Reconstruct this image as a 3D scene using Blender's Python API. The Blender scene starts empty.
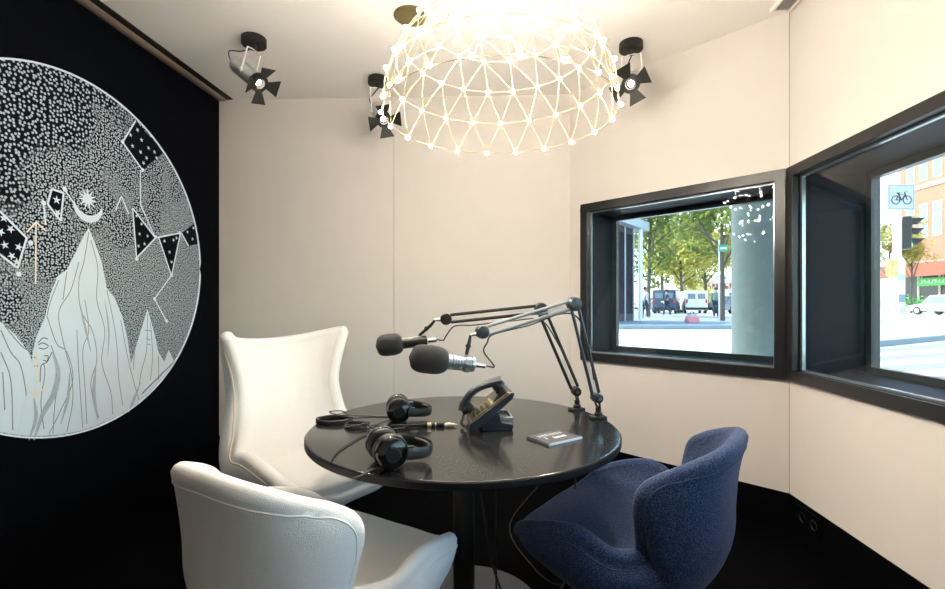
import bpy, bmesh, math, random
from mathutils import Vector, Matrix
random.seed(7)
C = bpy.context.scene.collection
PI = math.pi
R = math.radians
# ------------------------------------------------------------------ survey of the photograph
F = 470.0; CX = 472.5; HY = 304.5; PSI = R(4.56); CAMH = 1.22
def ray(px, py):
    u = (px-CX)/F; v = (HY-py)/F
    c, s = math.cos(PSI), math.sin(PSI)
    return Vector((u*c-s, u*s+c, v))
def at_t(px, py, t):
    return Vector((0, 0, CAMH)) + ray(px, py)*t
def at_z(px, py, z):
    d = ray(px, py); return Vector((0, 0, CAMH)) + d*((z-CAMH)/d.z)
def at_x(px, py, X):
    d = ray(px, py); return Vector((0, 0, CAMH)) + d*(X/d.x)

# ------------------------------------------------------------------ materials
def nt(name):
    m = bpy.data.materials.new(name); m.use_nodes = True
    t = m.node_tree; b = t.nodes['Principled BSDF']
    return m, t, b
def mat(name, col, rough=.5, metal=0., var=.08, scale=30., bump=0., bscale=None, sheen=0., coat=0., spec=None):
    m, t, b = nt(name)
    tc = t.nodes.new('ShaderNodeTexCoord'); nz = t.nodes.new('ShaderNodeTexNoise')
    nz.inputs['Scale'].default_value = scale; nz.inputs['Detail'].default_value = 4
    t.links.new(tc.outputs['Object'], nz.inputs['Vector'])
    mx = t.nodes.new('ShaderNodeMix'); mx.data_type = 'RGBA'
    mx.inputs['A'].default_value = (*[max(0, c*(1-var)) for c in col], 1)
    mx.inputs['B'].default_value = (*[min(1, c*(1+var)) for c in col], 1)
    t.links.new(nz.outputs['Fac'], mx.inputs['Factor'])
    t.links.new(mx.outputs['Result'], b.inputs['Base Color'])
    b.inputs['Roughness'].default_value = rough; b.inputs['Metallic'].default_value = metal
    if spec is not None: b.inputs['Specular IOR Level'].default_value = spec
    if sheen:
        b.inputs['Sheen Weight'].default_value = sheen; b.inputs['Sheen Roughness'].default_value = .4
    if coat: b.inputs['Coat Weight'].default_value = coat
    if bump:
        n2 = t.nodes.new('ShaderNodeTexNoise'); n2.inputs['Scale'].default_value = bscale or scale*4
        t.links.new(tc.outputs['Object'], n2.inputs['Vector'])
        bp = t.nodes.new('ShaderNodeBump'); bp.inputs['Strength'].default_value = bump; bp.inputs['Distance'].default_value = .01
        t.links.new(n2.outputs['Fac'], bp.inputs['Height']); t.links.new(bp.outputs['Normal'], b.inputs['Normal'])
    return m
def speck(name, base, fleck, scale, thr, rough, soft=.06, **k):
    m, t, b = nt(name)
    tc = t.nodes.new('ShaderNodeTexCoord'); nz = t.nodes.new('ShaderNodeTexNoise')
    nz.inputs['Scale'].default_value = scale; nz.inputs['Detail'].default_value = 2
    t.links.new(tc.outputs['Object'], nz.inputs['Vector'])
    mr = t.nodes.new('ShaderNodeMapRange'); mr.inputs['From Min'].default_value = thr-soft; mr.inputs['From Max'].default_value = thr+soft
    t.links.new(nz.outputs['Fac'], mr.inputs['Value'])
    mx = t.nodes.new('ShaderNodeMix'); mx.data_type = 'RGBA'
    mx.inputs['A'].default_value = (*base, 1); mx.inputs['B'].default_value = (*fleck, 1)
    t.links.new(mr.outputs['Result'], mx.inputs['Factor']); t.links.new(mx.outputs['Result'], b.inputs['Base Color'])
    b.inputs['Roughness'].default_value = rough
    if k.get('sheen'): b.inputs['Sheen Weight'].default_value = k['sheen']; b.inputs['Sheen Roughness'].default_value = .35
    if k.get('bump'):
        bp = t.nodes.new('ShaderNodeBump'); bp.inputs['Strength'].default_value = k['bump']; bp.inputs['Distance'].default_value = .004
        t.links.new(nz.outputs['Fac'], bp.inputs['Height']); t.links.new(bp.outputs['Normal'], b.inputs['Normal'])
    return m
def glow(name, col, s):
    m, t, b = nt(name)
    b.inputs['Base Color'].default_value = (.8, .8, .8, 1)
    nz = t.nodes.new('ShaderNodeTexNoise'); nz.inputs['Scale'].default_value = 5
    mx = t.nodes.new('ShaderNodeMix'); mx.data_type = 'RGBA'
    mx.inputs['A'].default_value = (*col, 1); mx.inputs['B'].default_value = (*[c*.97 for c in col], 1)
    t.links.new(nz.outputs['Fac'], mx.inputs['Factor']); t.links.new(mx.outputs['Result'], b.inputs['Emission Color'])
    b.inputs['Emission Strength'].default_value = s
    return m
def glass(name, tint=(.93, .97, .97), refl=1.45):
    m = bpy.data.materials.new(name); m.use_nodes = True; t = m.node_tree; t.nodes.clear()
    o = t.nodes.new('ShaderNodeOutputMaterial'); mx = t.nodes.new('ShaderNodeMixShader')
    tr = t.nodes.new('ShaderNodeBsdfTransparent'); tr.inputs['Color'].default_value = (*tint, 1)
    gl = t.nodes.new('ShaderNodeBsdfGlossy'); gl.inputs['Roughness'].default_value = 0.0
    fr = t.nodes.new('ShaderNodeFresnel'); ge = t.nodes.new('ShaderNodeNewGeometry'); ix = t.nodes.new('ShaderNodeMix')
    ix.inputs['A'].default_value = refl; ix.inputs['B'].default_value = 1/refl      # air side / glass side of the slab
    t.links.new(ge.outputs['Backfacing'], ix.inputs['Factor']); t.links.new(ix.outputs['Result'], fr.inputs['IOR'])
    t.links.new(fr.outputs['Fac'], mx.inputs['Fac']); t.links.new(tr.outputs['BSDF'], mx.inputs[1])
    t.links.new(gl.outputs['BSDF'], mx.inputs[2]); t.links.new(mx.outputs['Shader'], o.inputs['Surface'])
    return m

M = {}
M['wall'] = mat('wall fabric', (.74, .69, .645), .85, 0, .025, 6, .12, 260, spec=.2)
M['ceiling'] = mat('ceiling paint', (.90, .865, .825), .9, 0, .02, 3, .05, 120, spec=.2)
M['floor'] = mat('black floor', (.0008, .0009, .0014), .8, 0, .3, 40, .1, 200, spec=.03)
M['skirting'] = mat('black skirting', (.0014, .0014, .002), .6, 0, .1, 20, spec=.06)
M['navy'] = mat('midnight wall paint', (.0014, .0022, .0044), .7, 0, .15, 8, .05, 90, spec=.05)
M['groove'] = mat('dark seam', (.26, .23, .20), .9)
M['bronze'] = mat('bronze rail', (.42, .34, .27), .4, .4, .1, 20)
M['black'] = mat('black plastic', (.010, .010, .011), .38, 0, .2, 40, .05, 300)
M['blackmatte'] = mat('black matte metal', (.012, .011, .010), .55, .2, .2, 60)
M['darkgloss'] = mat('black gloss plastic', (.006, .006, .007), .14, 0, .2, 40)
M['frame'] = mat('dark window frame', (.010, .0098, .011), .33, .0, .1, 15, .03, 200)
M['jamb'] = mat('navy window lining', (.006, .008, .016), .6, 0, .1, 10, spec=.15)
M['spacer'] = mat('silver spacer', (.52, .58, .62), .28, .9, .05, 30)
M['outframe'] = mat('slate outer frame', (.035, .042, .05), .35, .3, .1, 20)
M['steel'] = mat('grey steel', (.48, .55, .62), .28, .9, .06, 40)
M['steelshade'] = mat('shaded blue steel', (.07, .10, .15), .3, .7, .06, 40)  # shadow on the lower rods put into a darker copy of the steel
M['chrome'] = mat('polished steel', (.75, .76, .78), .14, 1, .03, 30)
M['alu'] = mat('brushed aluminium', (.45, .46, .47), .35, .9, .06, 60)
M['whitefab'] = mat('white upholstery', (.90, .885, .855), .85, 0, .03, 60, .25, 420, sheen=.25)
M['creampipe'] = mat('cream piping', (.70, .61, .45), .8, 0, .06, 120, .2, 600)
M['bluefab'] = speck('blue melange wool', (.007, .022, .082), (.065, .105, .19), 240, .57, .9, .12, sheen=.12, bump=.5)
M['bluepipe'] = speck('blue wool seam', (.01, .025, .075), (.05, .08, .14), 300, .52, .9, .1)
M['table'] = speck('speckled black table top', (.006, .0066, .008), (.085, .088, .095), 230, .62, .16, .05)
M['edge'] = mat('black table edge', (.007, .0075, .009), .5, 0, .3, 200, spec=.2)
M['foam'] = mat('black foam', (.022, .022, .023), .95, 0, .35, 260, .8, 420, sheen=.15)
M['leather'] = mat('black leatherette', (.010, .010, .011), .42, 0, .2, 80, .2, 300)
M['brass'] = mat('pale brass', (.80, .68, .40), .30, .85, .06, 30)
M['lattice'] = mat('champagne lattice', (.50, .40, .22), .4, .5, .05, 30)
M['olive'] = mat('olive gold plate', (.20, .16, .07), .45, .5, .12, 30)
M['whiteplastic'] = mat('white plastic', (.80, .79, .76), .4, 0, .03, 20)
M['cream'] = mat('cream plastic', (.80, .72, .55), .5, 0, .05, 40)
M['goldreflect'] = mat('keypad face with gold reflection', (.22, .18, .09), .25, .6, .2, 60)  # gold reflection on the keypad painted into the face colour
M['bluegrey'] = mat('blue grey plastic', (.020, .030, .042), .3, 0, .15, 40)
M['cover'] = mat('dark booklet cover', (.055, .055, .07), .3, 0, .15, 60)
M['paper'] = mat('white paper edge', (.80, .82, .84), .5, 0, .03, 200)
M['darkbase'] = mat('dark metal base', (.02, .021, .023), .4, .7, .1, 20)
M['housing'] = mat('satin silver housing', (.55, .56, .56), .3, .35, .05, 20)
M['basegrey'] = mat('grey steel foot', (.10, .11, .135), .42, .5, .1, 20)
M['paintwhite'] = mat('chalk white paint', (.72, .84, .95), .7, 0, .04, 12)
M['ink'] = mat('blue black ink', (.03, .04, .055), .7, 0, .2, 40)
M['inkgrey'] = mat('grey ink wash', (.20, .25, .29), .7, 0, .25, 60)
M['foldgrey'] = mat('pale grey wash', (.40, .49, .56), .7, 0, .3, 90)
M['nightpaint'] = mat('black starry paint', (.003, .005, .008), .8, 0, .2, 20, spec=.08)
M['goldline'] = mat('pale gold line', (.86, .78, .66), .4, .2, .05, 20)
M['led'] = glow('warm led', (1.0, .90, .75), 470)
M['lens'] = glow('spot lens', (1.0, .9, .74), 25)
M['pane'] = glass('window glass', (.90, .955, .95), 1.36)
M['pane2'] = glass('outer glass', (.94, .97, .97), 1.25)

# ------------------------------------------------------------------ mesh builder
class MB:
    def __init__(s): s.v = []; s.f = []
    def add(s, vs, fs, Mx=None):
        o = len(s.v)
        for p in vs:
            p = Vector(p)
            if Mx is not None: p = Mx @ p
            s.v.append(p)
        for f in fs: s.f.append([i+o for i in f])
        return s
    def box(s, a, b, Mx=None):
        (x0, y0, z0), (x1, y1, z1) = a, b
        return s.add([(x0,y0,z0),(x1,y0,z0),(x1,y1,z0),(x0,y1,z0),(x0,y0,z1),(x1,y0,z1),(x1,y1,z1),(x0,y1,z1)],
              [(0,3,2,1),(4,5,6,7),(0,1,5,4),(1,2,6,5),(2,3,7,6),(3,0,4,7)], Mx)
    def cbox(s, c, d, Mx=None):
        return s.box([c[i]-d[i]/2 for i in range(3)], [c[i]+d[i]/2 for i in range(3)], Mx)
    def prism(s, poly, h0, h1, Mx=None):
        n = len(poly)
        vs = [(x, y, h0) for x, y in poly] + [(x, y, h1) for x, y in poly]
        fs = [list(range(n-1, -1, -1)), list(range(n, 2*n))] + [(i, (i+1) % n, n+(i+1) % n, n+i) for i in range(n)]
        return s.add(vs, fs, Mx)
    def tube(s, pts, r, n=8, closed=False, Mx=None, flat=1.0, up=None):
        pts = [Vector(p) for p in pts]; k = len(pts)
        rs = r if isinstance(r, (list, tuple)) else [r]*k
        vs = []; a = None
        for i, p in enumerate(pts):
            if closed: d = pts[(i+1) % k]-pts[i-1]
            else: d = pts[min(i+1, k-1)]-pts[max(i-1, 0)]
            if d.length < 1e-9: d = Vector((0, 0, 1))
            d.normalize()
            if a is None:
                h = Vector(up) if up is not None else (Vector((0, 0, 1)) if abs(d.z) < .9 else Vector((1, 0, 0)))
                a = (h - d*h.dot(d)).normalized()
            else:
                a = a - d*a.dot(d)
                a = a.normalized() if a.length > 1e-6 else d.orthogonal().normalized()
            b = d.cross(a)
            for j in range(n):
                w = 2*PI*j/n
                vs.append(p + (a*math.cos(w)+b*math.sin(w)*flat)*rs[i])
        fs = []
        for i in range(k if closed else k-1):
            for j in range(n):
                q = (i+1) % k
                fs.append((i*n+j, i*n+(j+1) % n, q*n+(j+1) % n, q*n+j))
        if not closed:
            fs.append(list(range(n-1, -1, -1))); fs.append([(k-1)*n+j for j in range(n)])
        return s.add(vs, fs, Mx)
    def lathe(s, prof, n=24, Mx=None):
        vs = []; k = len(prof)
        for r, z in prof:
            for j in range(n):
                w = 2*PI*j/n; vs.append((r*math.cos(w), r*math.sin(w), z))
        fs = [(i*n+j, i*n+(j+1) % n, (i+1)*n+(j+1) % n, (i+1)*n+j) for i in range(k-1) for j in range(n)]
        fs.append(list(range(n-1, -1, -1))); fs.append([(k-1)*n+j for j in range(n)])
        return s.add(vs, fs, Mx)
    def ball(s, c, r, n=10, m=7, sc=(1, 1, 1), Mx=None):
        prof = []
        vs = [];
        for i in range(m+1):
            th = PI*i/m
            for j in range(n):
                w = 2*PI*j/n
                vs.append((c[0]+r*sc[0]*math.sin(th)*math.cos(w), c[1]+r*sc[1]*math.sin(th)*math.sin(w), c[2]+r*sc[2]*math.cos(th)))
        fs = [(i*n+j, (i+1)*n+j, (i+1)*n+(j+1) % n, i*n+(j+1) % n) for i in range(m) for j in range(n)]
        return s.add(vs, fs, Mx)
    def build(s, name, m, parent=None, sharp=35, bevel=0, kind=None, label=None, loc=None):
        me = bpy.data.meshes.new(name)
        me.from_pydata([tuple(p) for p in s.v], [], s.f)
        bm = bmesh.new(); bm.from_mesh(me)
        bmesh.ops.remove_doubles(bm, verts=bm.verts, dist=1e-6)
        bmesh.ops.recalc_face_normals(bm, faces=bm.faces)
        bm.to_mesh(me); bm.free()
        me.polygons.foreach_set('use_smooth', [True]*len(me.polygons))
        me.set_sharp_from_angle(angle=R(sharp))
        if m is not None: me.materials.append(m)
        o = bpy.data.objects.new(name, me); C.objects.link(o)
        if parent is not None: o.parent = parent
        if loc is not None: o.location = loc
        if bevel:
            bv = o.modifiers.new('bevel', 'BEVEL'); bv.width = bevel; bv.segments = 2; bv.limit_method = 'ANGLE'
        if kind: o['kind'] = kind
        if label: o['label'] = label
        return o
def rot_to(d, loc=(0, 0, 0)):
    """matrix taking local +Z onto direction d"""
    d = Vector(d).normalized()
    return Matrix.Translation(Vector(loc)) @ d.to_track_quat('Z', 'Y').to_matrix().to_4x4()
def rz(a, loc=(0, 0, 0)):
    return Matrix.Translation(Vector(loc)) @ Matrix.Rotation(a, 4, 'Z')
def thing(name, label, cat, loc=(0, 0, 0), rotz=0, group=None):
    o = bpy.data.objects.new(name, None); C.objects.link(o)
    o.empty_display_size = .1
    o.location = loc; o.rotation_euler = (0, 0, rotz); o['label'] = label; o['category'] = cat
    if group: o['group'] = group
    return o
def tag(o, label, cat, group=None, kind=None):
    o['label'] = label; o['category'] = cat
    if group: o['group'] = group
    if kind: o['kind'] = kind
    return o
def kids(o, lst): return [c for c in lst if c.parent == o]
def copy_tree(o, label=None):
    allo = list(bpy.data.objects)
    def rec(x, par):
        c = x.copy(); C.objects.link(c)
        if par is not None: c.parent = par
        for ch in kids(x, allo): rec(ch, c)
        return c
    c = rec(o, None)
    if label: c['label'] = label
    return c
def crom(ps, n):
    """Catmull-Rom through a list of Vectors, n steps per span"""
    ps = [Vector(p) for p in ps]; out = []
    for i in range(len(ps)-1):
        p0 = ps[i-1] if i else ps[0]*2-ps[1]
        p1, p2 = ps[i], ps[i+1]
        p3 = ps[i+2] if i+2 < len(ps) else ps[-1]*2-ps[-2]
        for k in range(n):
            t = k/n
            out.append(.5*((2*p1)+(p2-p0)*t+(2*p0-5*p1+4*p2-p3)*t*t+(3*p1-p0-3*p2+p3)*t**3))
    out.append(ps[-1]); return out

# ------------------------------------------------------------------ ROOM SHELL
H = 2.806
XL = -2.249
A = Vector((XL, 3.478)); B = Vector((.4515, 3.595)); Cc = Vector((1.505, 2.667)); XR = Cc.x
YB = -1.9
SK = .20
TH = .42
e1 = (B-Cc).normalized(); n1 = Vector((-e1.y, e1.x)); n1 = n1 if n1.x > 0 else -n1
def struct(mb, name, m, parent=None, **k):
    return mb.build(name, m, parent, kind=None if parent else 'structure', **k)
roomp = [(XL, YB), (XR, YB), tuple(Cc), tuple(B), tuple(A)]
struct(MB().prism([(XL-.1, YB-.1), (XR+.1, YB-.1), (Cc.x+.1, Cc.y+.05), (B.x+.08, B.y+.1), (A.x-.1, A.y+.1)], -.12, 0), 'floor', M['floor'])
struct(MB().prism([(XL-.15, YB-.15), (XR+TH, YB-.15), (XR+TH, 2.855), (B.x+.3, B.y+TH), (A.x-.15, A.y+.3)], H, H+.25), 'ceiling', M['ceiling'])
# back wall in two fabric panels with a hairline seam
eb = (B-A).normalized(); nb = Vector((-eb.y, eb.x)); LB = (B-A).length
MBk = Matrix(((eb.x, nb.x, 0, A.x), (eb.y, nb.y, 0, A.y), (0, 0, 1, 0), (0, 0, 0, 1)))
sx = 1.365
w = MB().box((0, 0, SK), (sx-.002, .02, H), MBk).box((sx+.002, 0, SK), (LB, .02, H), MBk).box((-.1, .021, 0), (LB+.1, .14, H), MBk)
wb = struct(w, 'wall_back', M['wall'])
struct(MB().box((sx-.0035, .014, SK), (sx+.0035, .0208, H), MBk), 'seam', M['groove'], wb)
struct(MB().box((.012, -.004, 0), (LB+.003, .0205, SK-.001), MBk), 'baseboard_back', M['skirting'])
# left wall
struct(MB().box((XL-.14, YB, 0), (XL, A.y+.12, H)), 'wall_left', M['navy'])
struct(MB().box((XL+.0005, YB+.02, 0), (XL+.008, A.y-.01, SK-.001)), 'baseboard_left', M['skirting'])
# rear wall behind the camera
struct(MB().box((XL-.1, YB-.14, 0), (XR+.3, YB, H)), 'wall_rear', M['wall'])
# angled wall with opening
W1a, W1b = .012, 1.300      # outer frame extents along the wall from corner C
ZB, ZT = .812, 1.955
FW = .055
M1 = Matrix(((e1.x, n1.x, 0, Cc.x), (e1.y, n1.y, 0, Cc.y), (0, 0, 1, 0), (0, 0, 0, 1)))
L1 = (B-Cc).length
o1a, o1b = W1a+FW-.01, W1b-FW+.01
zo0, zo1 = ZB+FW-.01, ZT-FW+.01
w = MB()
w.box((0, 0, SK), (L1, TH, zo0), M1).box((0, 0, zo1), (L1, TH, H), M1)
w.box((0, 0, zo0), (o1a, TH, zo1), M1).box((o1b, 0, zo0), (L1, TH, zo1), M1).box((0, .01, 0), (L1, TH, SK), M1)
struct(w, 'wall_angled', M['wall'])
struct(MB().box((-.003, -.004, 0), (L1+.003, .009, SK-.001), M1), 'baseboard_angled', M['skirting'])
# right wall with opening  (local u runs from C towards the camera)
M2 = Matrix(((0, 1, 0, XR), (-1, 0, 0, Cc.y), (0, 0, 1, 0), (0, 0, 0, 1)))
L2 = Cc.y-YB
W2a, W2b = .006, 4.1  # unseen rear stretch of the opening lengthened to bring in more daylight
o2a, o2b = W2a+FW-.005, W2b-FW+.01
w = MB()
w.box((0, 0, SK), (L2, TH, zo0), M2).box((0, 0, zo1), (L2, TH, H), M2)
w.box((0, 0, zo0), (o2a, TH, zo1), M2).box((o2b, 0, zo0), (L2, TH, zo1), M2).box((0, .01, 0), (L2, TH, SK), M2)
q = Cc+n1*TH
w.prism([tuple(Cc), (Cc.x+TH, Cc.y), (Cc.x+TH, 2.85), (q.x, q.y)], 0, H)
struct(w, 'wall_right', M['wall'])
struct(MB().box((-.003, -.004, 0), (L2-.02, .009, SK-.001), M2), 'baseboard_right', M['skirting'])
struct(MB().box((-.0015, -.0015, SK), (.0015, .002, H), M2), 'trim_1', M['groove'])

def ring(mb, u0, u1, z0, z1, wd, d0, d1, Mx):
    mb.box((u0, d0, z0), (u1, d1, z0+wd), Mx).box((u0, d0, z1-wd), (u1, d1, z1), Mx)
    mb.box((u0, d0, z0+wd), (u0+wd, d1, z1-wd), Mx).box((u1-wd, d0, z0+wd), (u1, d1, z1-wd), Mx)
    return mb
def window(name, u0, u1, a, b, Mx):
    root = ring(MB(), u0, u1, ZB, ZT, FW, -.022, .012, Mx).build(name, M['frame'], None, kind='structure', bevel=.003)
    ring(MB(), a, b, zo0, zo1, .006, .0125, TH-.03, Mx).build('window_lining', M['jamb'], root)
    ring(MB(), a+.0062, b-.0062, zo0+.0062, zo1-.0062, .016, .020, .036, Mx).build('glass_spacer', M['spacer'], root)
    MB().box((a+.0225, .024, zo0+.0225), (b-.0225, .032, zo1-.0225), Mx).build('inner_pane', M['pane'], root)
    ring(MB(), a+.0062, b-.0062, zo0+.0062, zo1-.0062, .035, TH-.075, TH-.032, Mx).build('outer_frame', M['outframe'], root)
    MB().box((a+.042, TH-.058, zo0+.042), (b-.042, TH-.050, zo1-.042), Mx).build('outer_pane', M['pane2'], root)
    return root
window('window_1', W1a, W1b, o1a, o1b, M1)
window('window_2', W2a, W2b, o2a, o2b, M2)

# rail along the top of the left wall
r = MB()
prof = [(0, H-.0005), (0, H-.010), (.02, H-.016), (.055, H-.016), (.07, H-.009), (.07, H-.0005)]
Mr = Matrix(((1, 0, 0, XL+.001), (0, 0, 1, 0), (0, 1, 0, 0), (0, 0, 0, 1)))
r.prism(prof, YB+.02, A.y-.012, Mr)
rl = r.build('trim_2', M['bronze'], kind='structure')
MB().box((XL+.0712, YB+.02, H-.007), (XL+.118, A.y-.012, H-.0005)).build('shadow_strip', M['blackmatte'], rl)  # solid black strip painting in the shadow beside the rail

# ceiling grille by the right wall
v = thing('ceiling_vent', 'narrow grey air grille in pale frame at ceiling above the right wall', 'air vent', (1.44, 1.9, H))
ring(MB(), -.05, .05, -.75, .74, .012, -.022, -.0005, Matrix(((1,0,0,0),(0,0,1,0),(0,1,0,0),(0,0,0,1)))).build('frame', M['ceiling'], v)
g = MB().box((-.038, -.738, -.012), (.038, .728, -.0006))
for k in range(7): g.box((-.034+k*.0105, -.735, -.02), (-.030+k*.0105, .725, -.0122))
g.build('grille', M['alu'], v)

# black double socket in the skirting
p = at_x(811, 518, XR)
sk = thing('wall_socket', 'black double socket set in the black skirting of the right wall', 'socket', (XR-.0045, 2.488, .13))
MB().box((-.008, -.095, -.05), (0, .095, .05)).build('plate', M['skirting'], sk, bevel=.002)
for yy in (-.045, .045):
    MB().lathe([(.026, 0), (.026, .003), (.02, .003), (.018, -.001)], 20, rot_to((-1, 0, 0), (-.008, yy, 0))).build('outlet', M['black'], sk)

# ------------------------------------------------------------------ MURAL on the left wall
MUY, MUZ, MUR = 2.319, 1.478, .932
mu = thing('mural', 'large round black and white mural of mountains and night sky on dark wall', 'mural', (XL, MUY, MUZ))
def mural_dots():
    m, t, b = nt('dotted night sky paint')
    tc = t.nodes.new('ShaderNodeTexCoord')
    s0 = t.nodes.new('ShaderNodeSeparateXYZ'); c0 = t.nodes.new('ShaderNodeCombineXYZ'); t.links.new(tc.outputs['Object'], s0.inputs[0])
    t.links.new(s0.outputs['Y'], c0.inputs['X']); t.links.new(s0.outputs['Z'], c0.inputs['Y'])
    def vor(scale, r0, r1):
        vn = t.nodes.new('ShaderNodeTexVoronoi'); vn.voronoi_dimensions = '2D'; vn.inputs['Scale'].default_value = scale; vn.inputs['Randomness'].default_value = .8
        t.links.new(c0.outputs[0], vn.inputs['Vector'])
        mr = t.nodes.new('ShaderNodeMapRange'); mr.inputs['From Min'].default_value = r0; mr.inputs['From Max'].default_value = r1
        mr.inputs['To Min'].default_value = 1; mr.inputs['To Max'].default_value = 0
        t.links.new(vn.outputs['Distance'], mr.inputs['Value']); return mr.outputs['Result']
    big = vor(50, .25, .35); mid = vor(80, .31, .43); fine = vor(130, .33, .52)
    sp = t.nodes.new('ShaderNodeSeparateXYZ'); t.links.new(tc.outputs['Object'], sp.inputs[0])
    nz = t.nodes.new('ShaderNodeTexNoise'); nz.inputs['Scale'].default_value = 3.2; nz.inputs['Detail'].default_value = 2
    t.links.new(tc.outputs['Object'], nz.inputs['Vector'])
    def math_(op, a, c):
        n = t.nodes.new('ShaderNodeMath'); n.operation = op
        for i, x in enumerate((a, c)):
            if isinstance(x, (int, float)): n.inputs[i].default_value = x
            else: t.links.new(x, n.inputs[i])
        return n.outputs[0]
    # coarse towards the upper left, fine towards the lower right, broken up by noise
    k = math_('ADD', math_('MULTIPLY', sp.outputs['Z'], .9), math_('MULTIPLY', sp.outputs['Y'], -.75))
    k = math_('ADD', k, math_('MULTIPLY', math_('SUBTRACT', nz.outputs['Fac'], .5), 1.6))
    def mixf(a, c, lo, hi):
        mr = t.nodes.new('ShaderNodeMapRange'); mr.inputs['From Min'].default_value = lo; mr.inputs['From Max'].default_value = hi
        t.links.new(k, mr.inputs['Value'])
        mx = t.nodes.new('ShaderNodeMix'); t.links.new(mr.outputs['Result'], mx.inputs['Factor'])
        t.links.new(a, mx.inputs['A']); t.links.new(c, mx.inputs['B']); return mx.outputs['Result']
    f = mixf(mixf(fine, mid, -.05, .1), big, .42, .55)
    mx = t.nodes.new('ShaderNodeMix'); mx.data_type = 'RGBA'
    mx.inputs['A'].default_value = (.004, .006, .010, 1); mx.inputs['B'].default_value = (.46, .545, .62, 1)
    t.links.new(f, mx.inputs['Factor']); t.links.new(mx.outputs['Result'], b.inputs['Base Color'])
    b.inputs['Roughness'].default_value = .8; b.inputs['Specular IOR Level'].default_value = .08
    return m
M['dots'] = mural_dots()
# mural plane: local (y, z); x is the paint build-up.  wp() reads a point of the painting off the photograph
MW = Matrix(((0, 0, 1, 0), (1, 0, 0, 0), (0, 1, 0, 0), (0, 0, 0, 1)))
def wp(px, py):
    q = at_x(px, py, XL); return (q.y-MUY, q.z-MUZ)
def circ(n, r, a0=0, a1=2*PI): return [(r*math.cos(a0+(a1-a0)*i/n), r*math.sin(a0+(a1-a0)*i/n)) for i in range(n)]
MB().prism(circ(96, MUR-.006), .0005, .0025, MW).build('night_sky', M['dots'], mu)
MB().tube([(.0025, y, z) for y, z in circ(128, MUR-.006)], .008, 6, closed=True, flat=.3, up=(0, 0, 1)).build('ring', M['paintwhite'], mu)
def clip(poly):
    lim = MUR-.012; out = []
    # densify, then pull points outside the circle back on to it
    n = len(poly)
    for i in range(n):
        (x0, y0), (x1, y1) = poly[i], poly[(i+1) % n]
        for k in range(8):
            x, y = x0+(x1-x0)*k/8, y0+(y1-y0)*k/8
            d = math.hypot(x, y)
            if d > lim: x, y = x*lim/d, y*lim/d
            out.append((x, y))
    return out
def shape(pxs, h0, h1): return MB().prism(clip([wp(*p) for p in pxs]), h0, h1, MW)
def strokes(lines, wd, h):
    s = MB()
    for ln in lines:
        pts = crom([(*wp(*p), 0) for p in ln], 5) if len(ln) > 2 else [Vector((*wp(*p), 0)) for p in ln]
        pts = [p for p in pts if math.hypot(p.x, p.y) < MUR-.015]
        if len(pts) > 1: s.tube([(h, p.x, p.y) for p in pts], wd, 4, flat=.25, up=(0, 0, 1) if abs((pts[1]-pts[0]).x) > abs((pts[1]-pts[0]).y) else (0, 1, 0))
    return s
# left flank, far range and main peak
shape([(-80,330),(-30,300),(0,322),(14,334),(28,352),(35,372),(36,440),(-80,440)], .0026, .0034).build('left_slope', M['paintwhite'], mu)
shape([(127,440),(126,395),(131,362),(140,332),(147,309),(153,330),(158,352),(164,362),(168,350),(173,360),(176,372),(190,380),(160,440)], .0026, .0034).build('small_peak', M['paintwhite'], mu)
pk = shape([(16,440),(22,408),(30,380),(32,352),(36,336),(44,318),(50,293),(57,276),(66,270),(76,250),(84,234),(88,228),(93,240),(101,262),(106,288),(114,298),(122,318),(127,340),(130,362),(140,388),(150,440)], .0036, .0046).build('main_peak', M['paintwhite'], mu)
strokes([[(88,232),(83,262),(78,282),(80,310),(92,332),(96,360),(90,385),(98,418)],
         [(90,240),(97,268),(96,300),(104,330),(101,362),(110,392),(112,414)],
         [(78,262),(70,290),(58,312),(62,340),(70,372),(72,400),(66,432)],
         [(106,290),(112,318),(116,345),(118,378),(122,405)],
         [(46,316),(56,344),(66,352),(72,380),(60,410),(48,434)],
         [(36,352),(44,370),(40,402),(44,436)],[(58,280),(50,300),(46,316)],
         [(66,272),(62,300)],[(120,320),(128,362),(138,400)],
         [(84,300),(88,330),(82,350),(84,385),(86,424)],[(76,330),(78,372),(82,428)],
         [(50,345),(58,372),(54,404),(52,434)]], .0022, .0047).build('contour_lines', M['inkgrey'], pk)
for ln, wd in (([(33,440),(42,414),(53,394),(57,372),(52,352)], .016), ([(97,420),(93,394),(95,366)], .011), ([(140,382),(133,400),(128,412)], .010), ([(28,440),(35,418),(33,398)], .009), ([(60,424),(67,398),(69,372)], .009), ([(78,300),(84,326),(90,352)], .007), ([(104,300),(108,330),(107,356)], .006)):
    pts = [Vector((*wp(*p), 0)) for p in ln]; pts = crom(pts, 6); n_ = len(pts)
    MB().tube([(.0047, p.x, p.y) for p in pts], [wd*(.15+.85*math.sin(PI*(k+.5)/n_)) for k in range(n_)], 4, flat=.12, up=(0, 1, 0)).build('shaded_fold', M['foldgrey'], pk)
fa = shape([(33,380),(33,368),(32,360),(35,352),(34,345),(37,334),(42,328),(48,336),(51,352),(46,362),(40,366),(39,382)], .0047, .0053).build('face', M['paintwhite'], mu)
strokes([[(37,345),(42,343),(48,346)],[(37,343),(42,338),(47,339)],[(38,348),(43,349),(47,347)],[(33,357),(36,359)],[(33,366),(37,366)],[(43,356),(47,356),(46,361),(42,360)],[(39,382),(40,366),(46,362),(51,352)]], .0021, .0054).build('features', M['ink'], fa)
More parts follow.
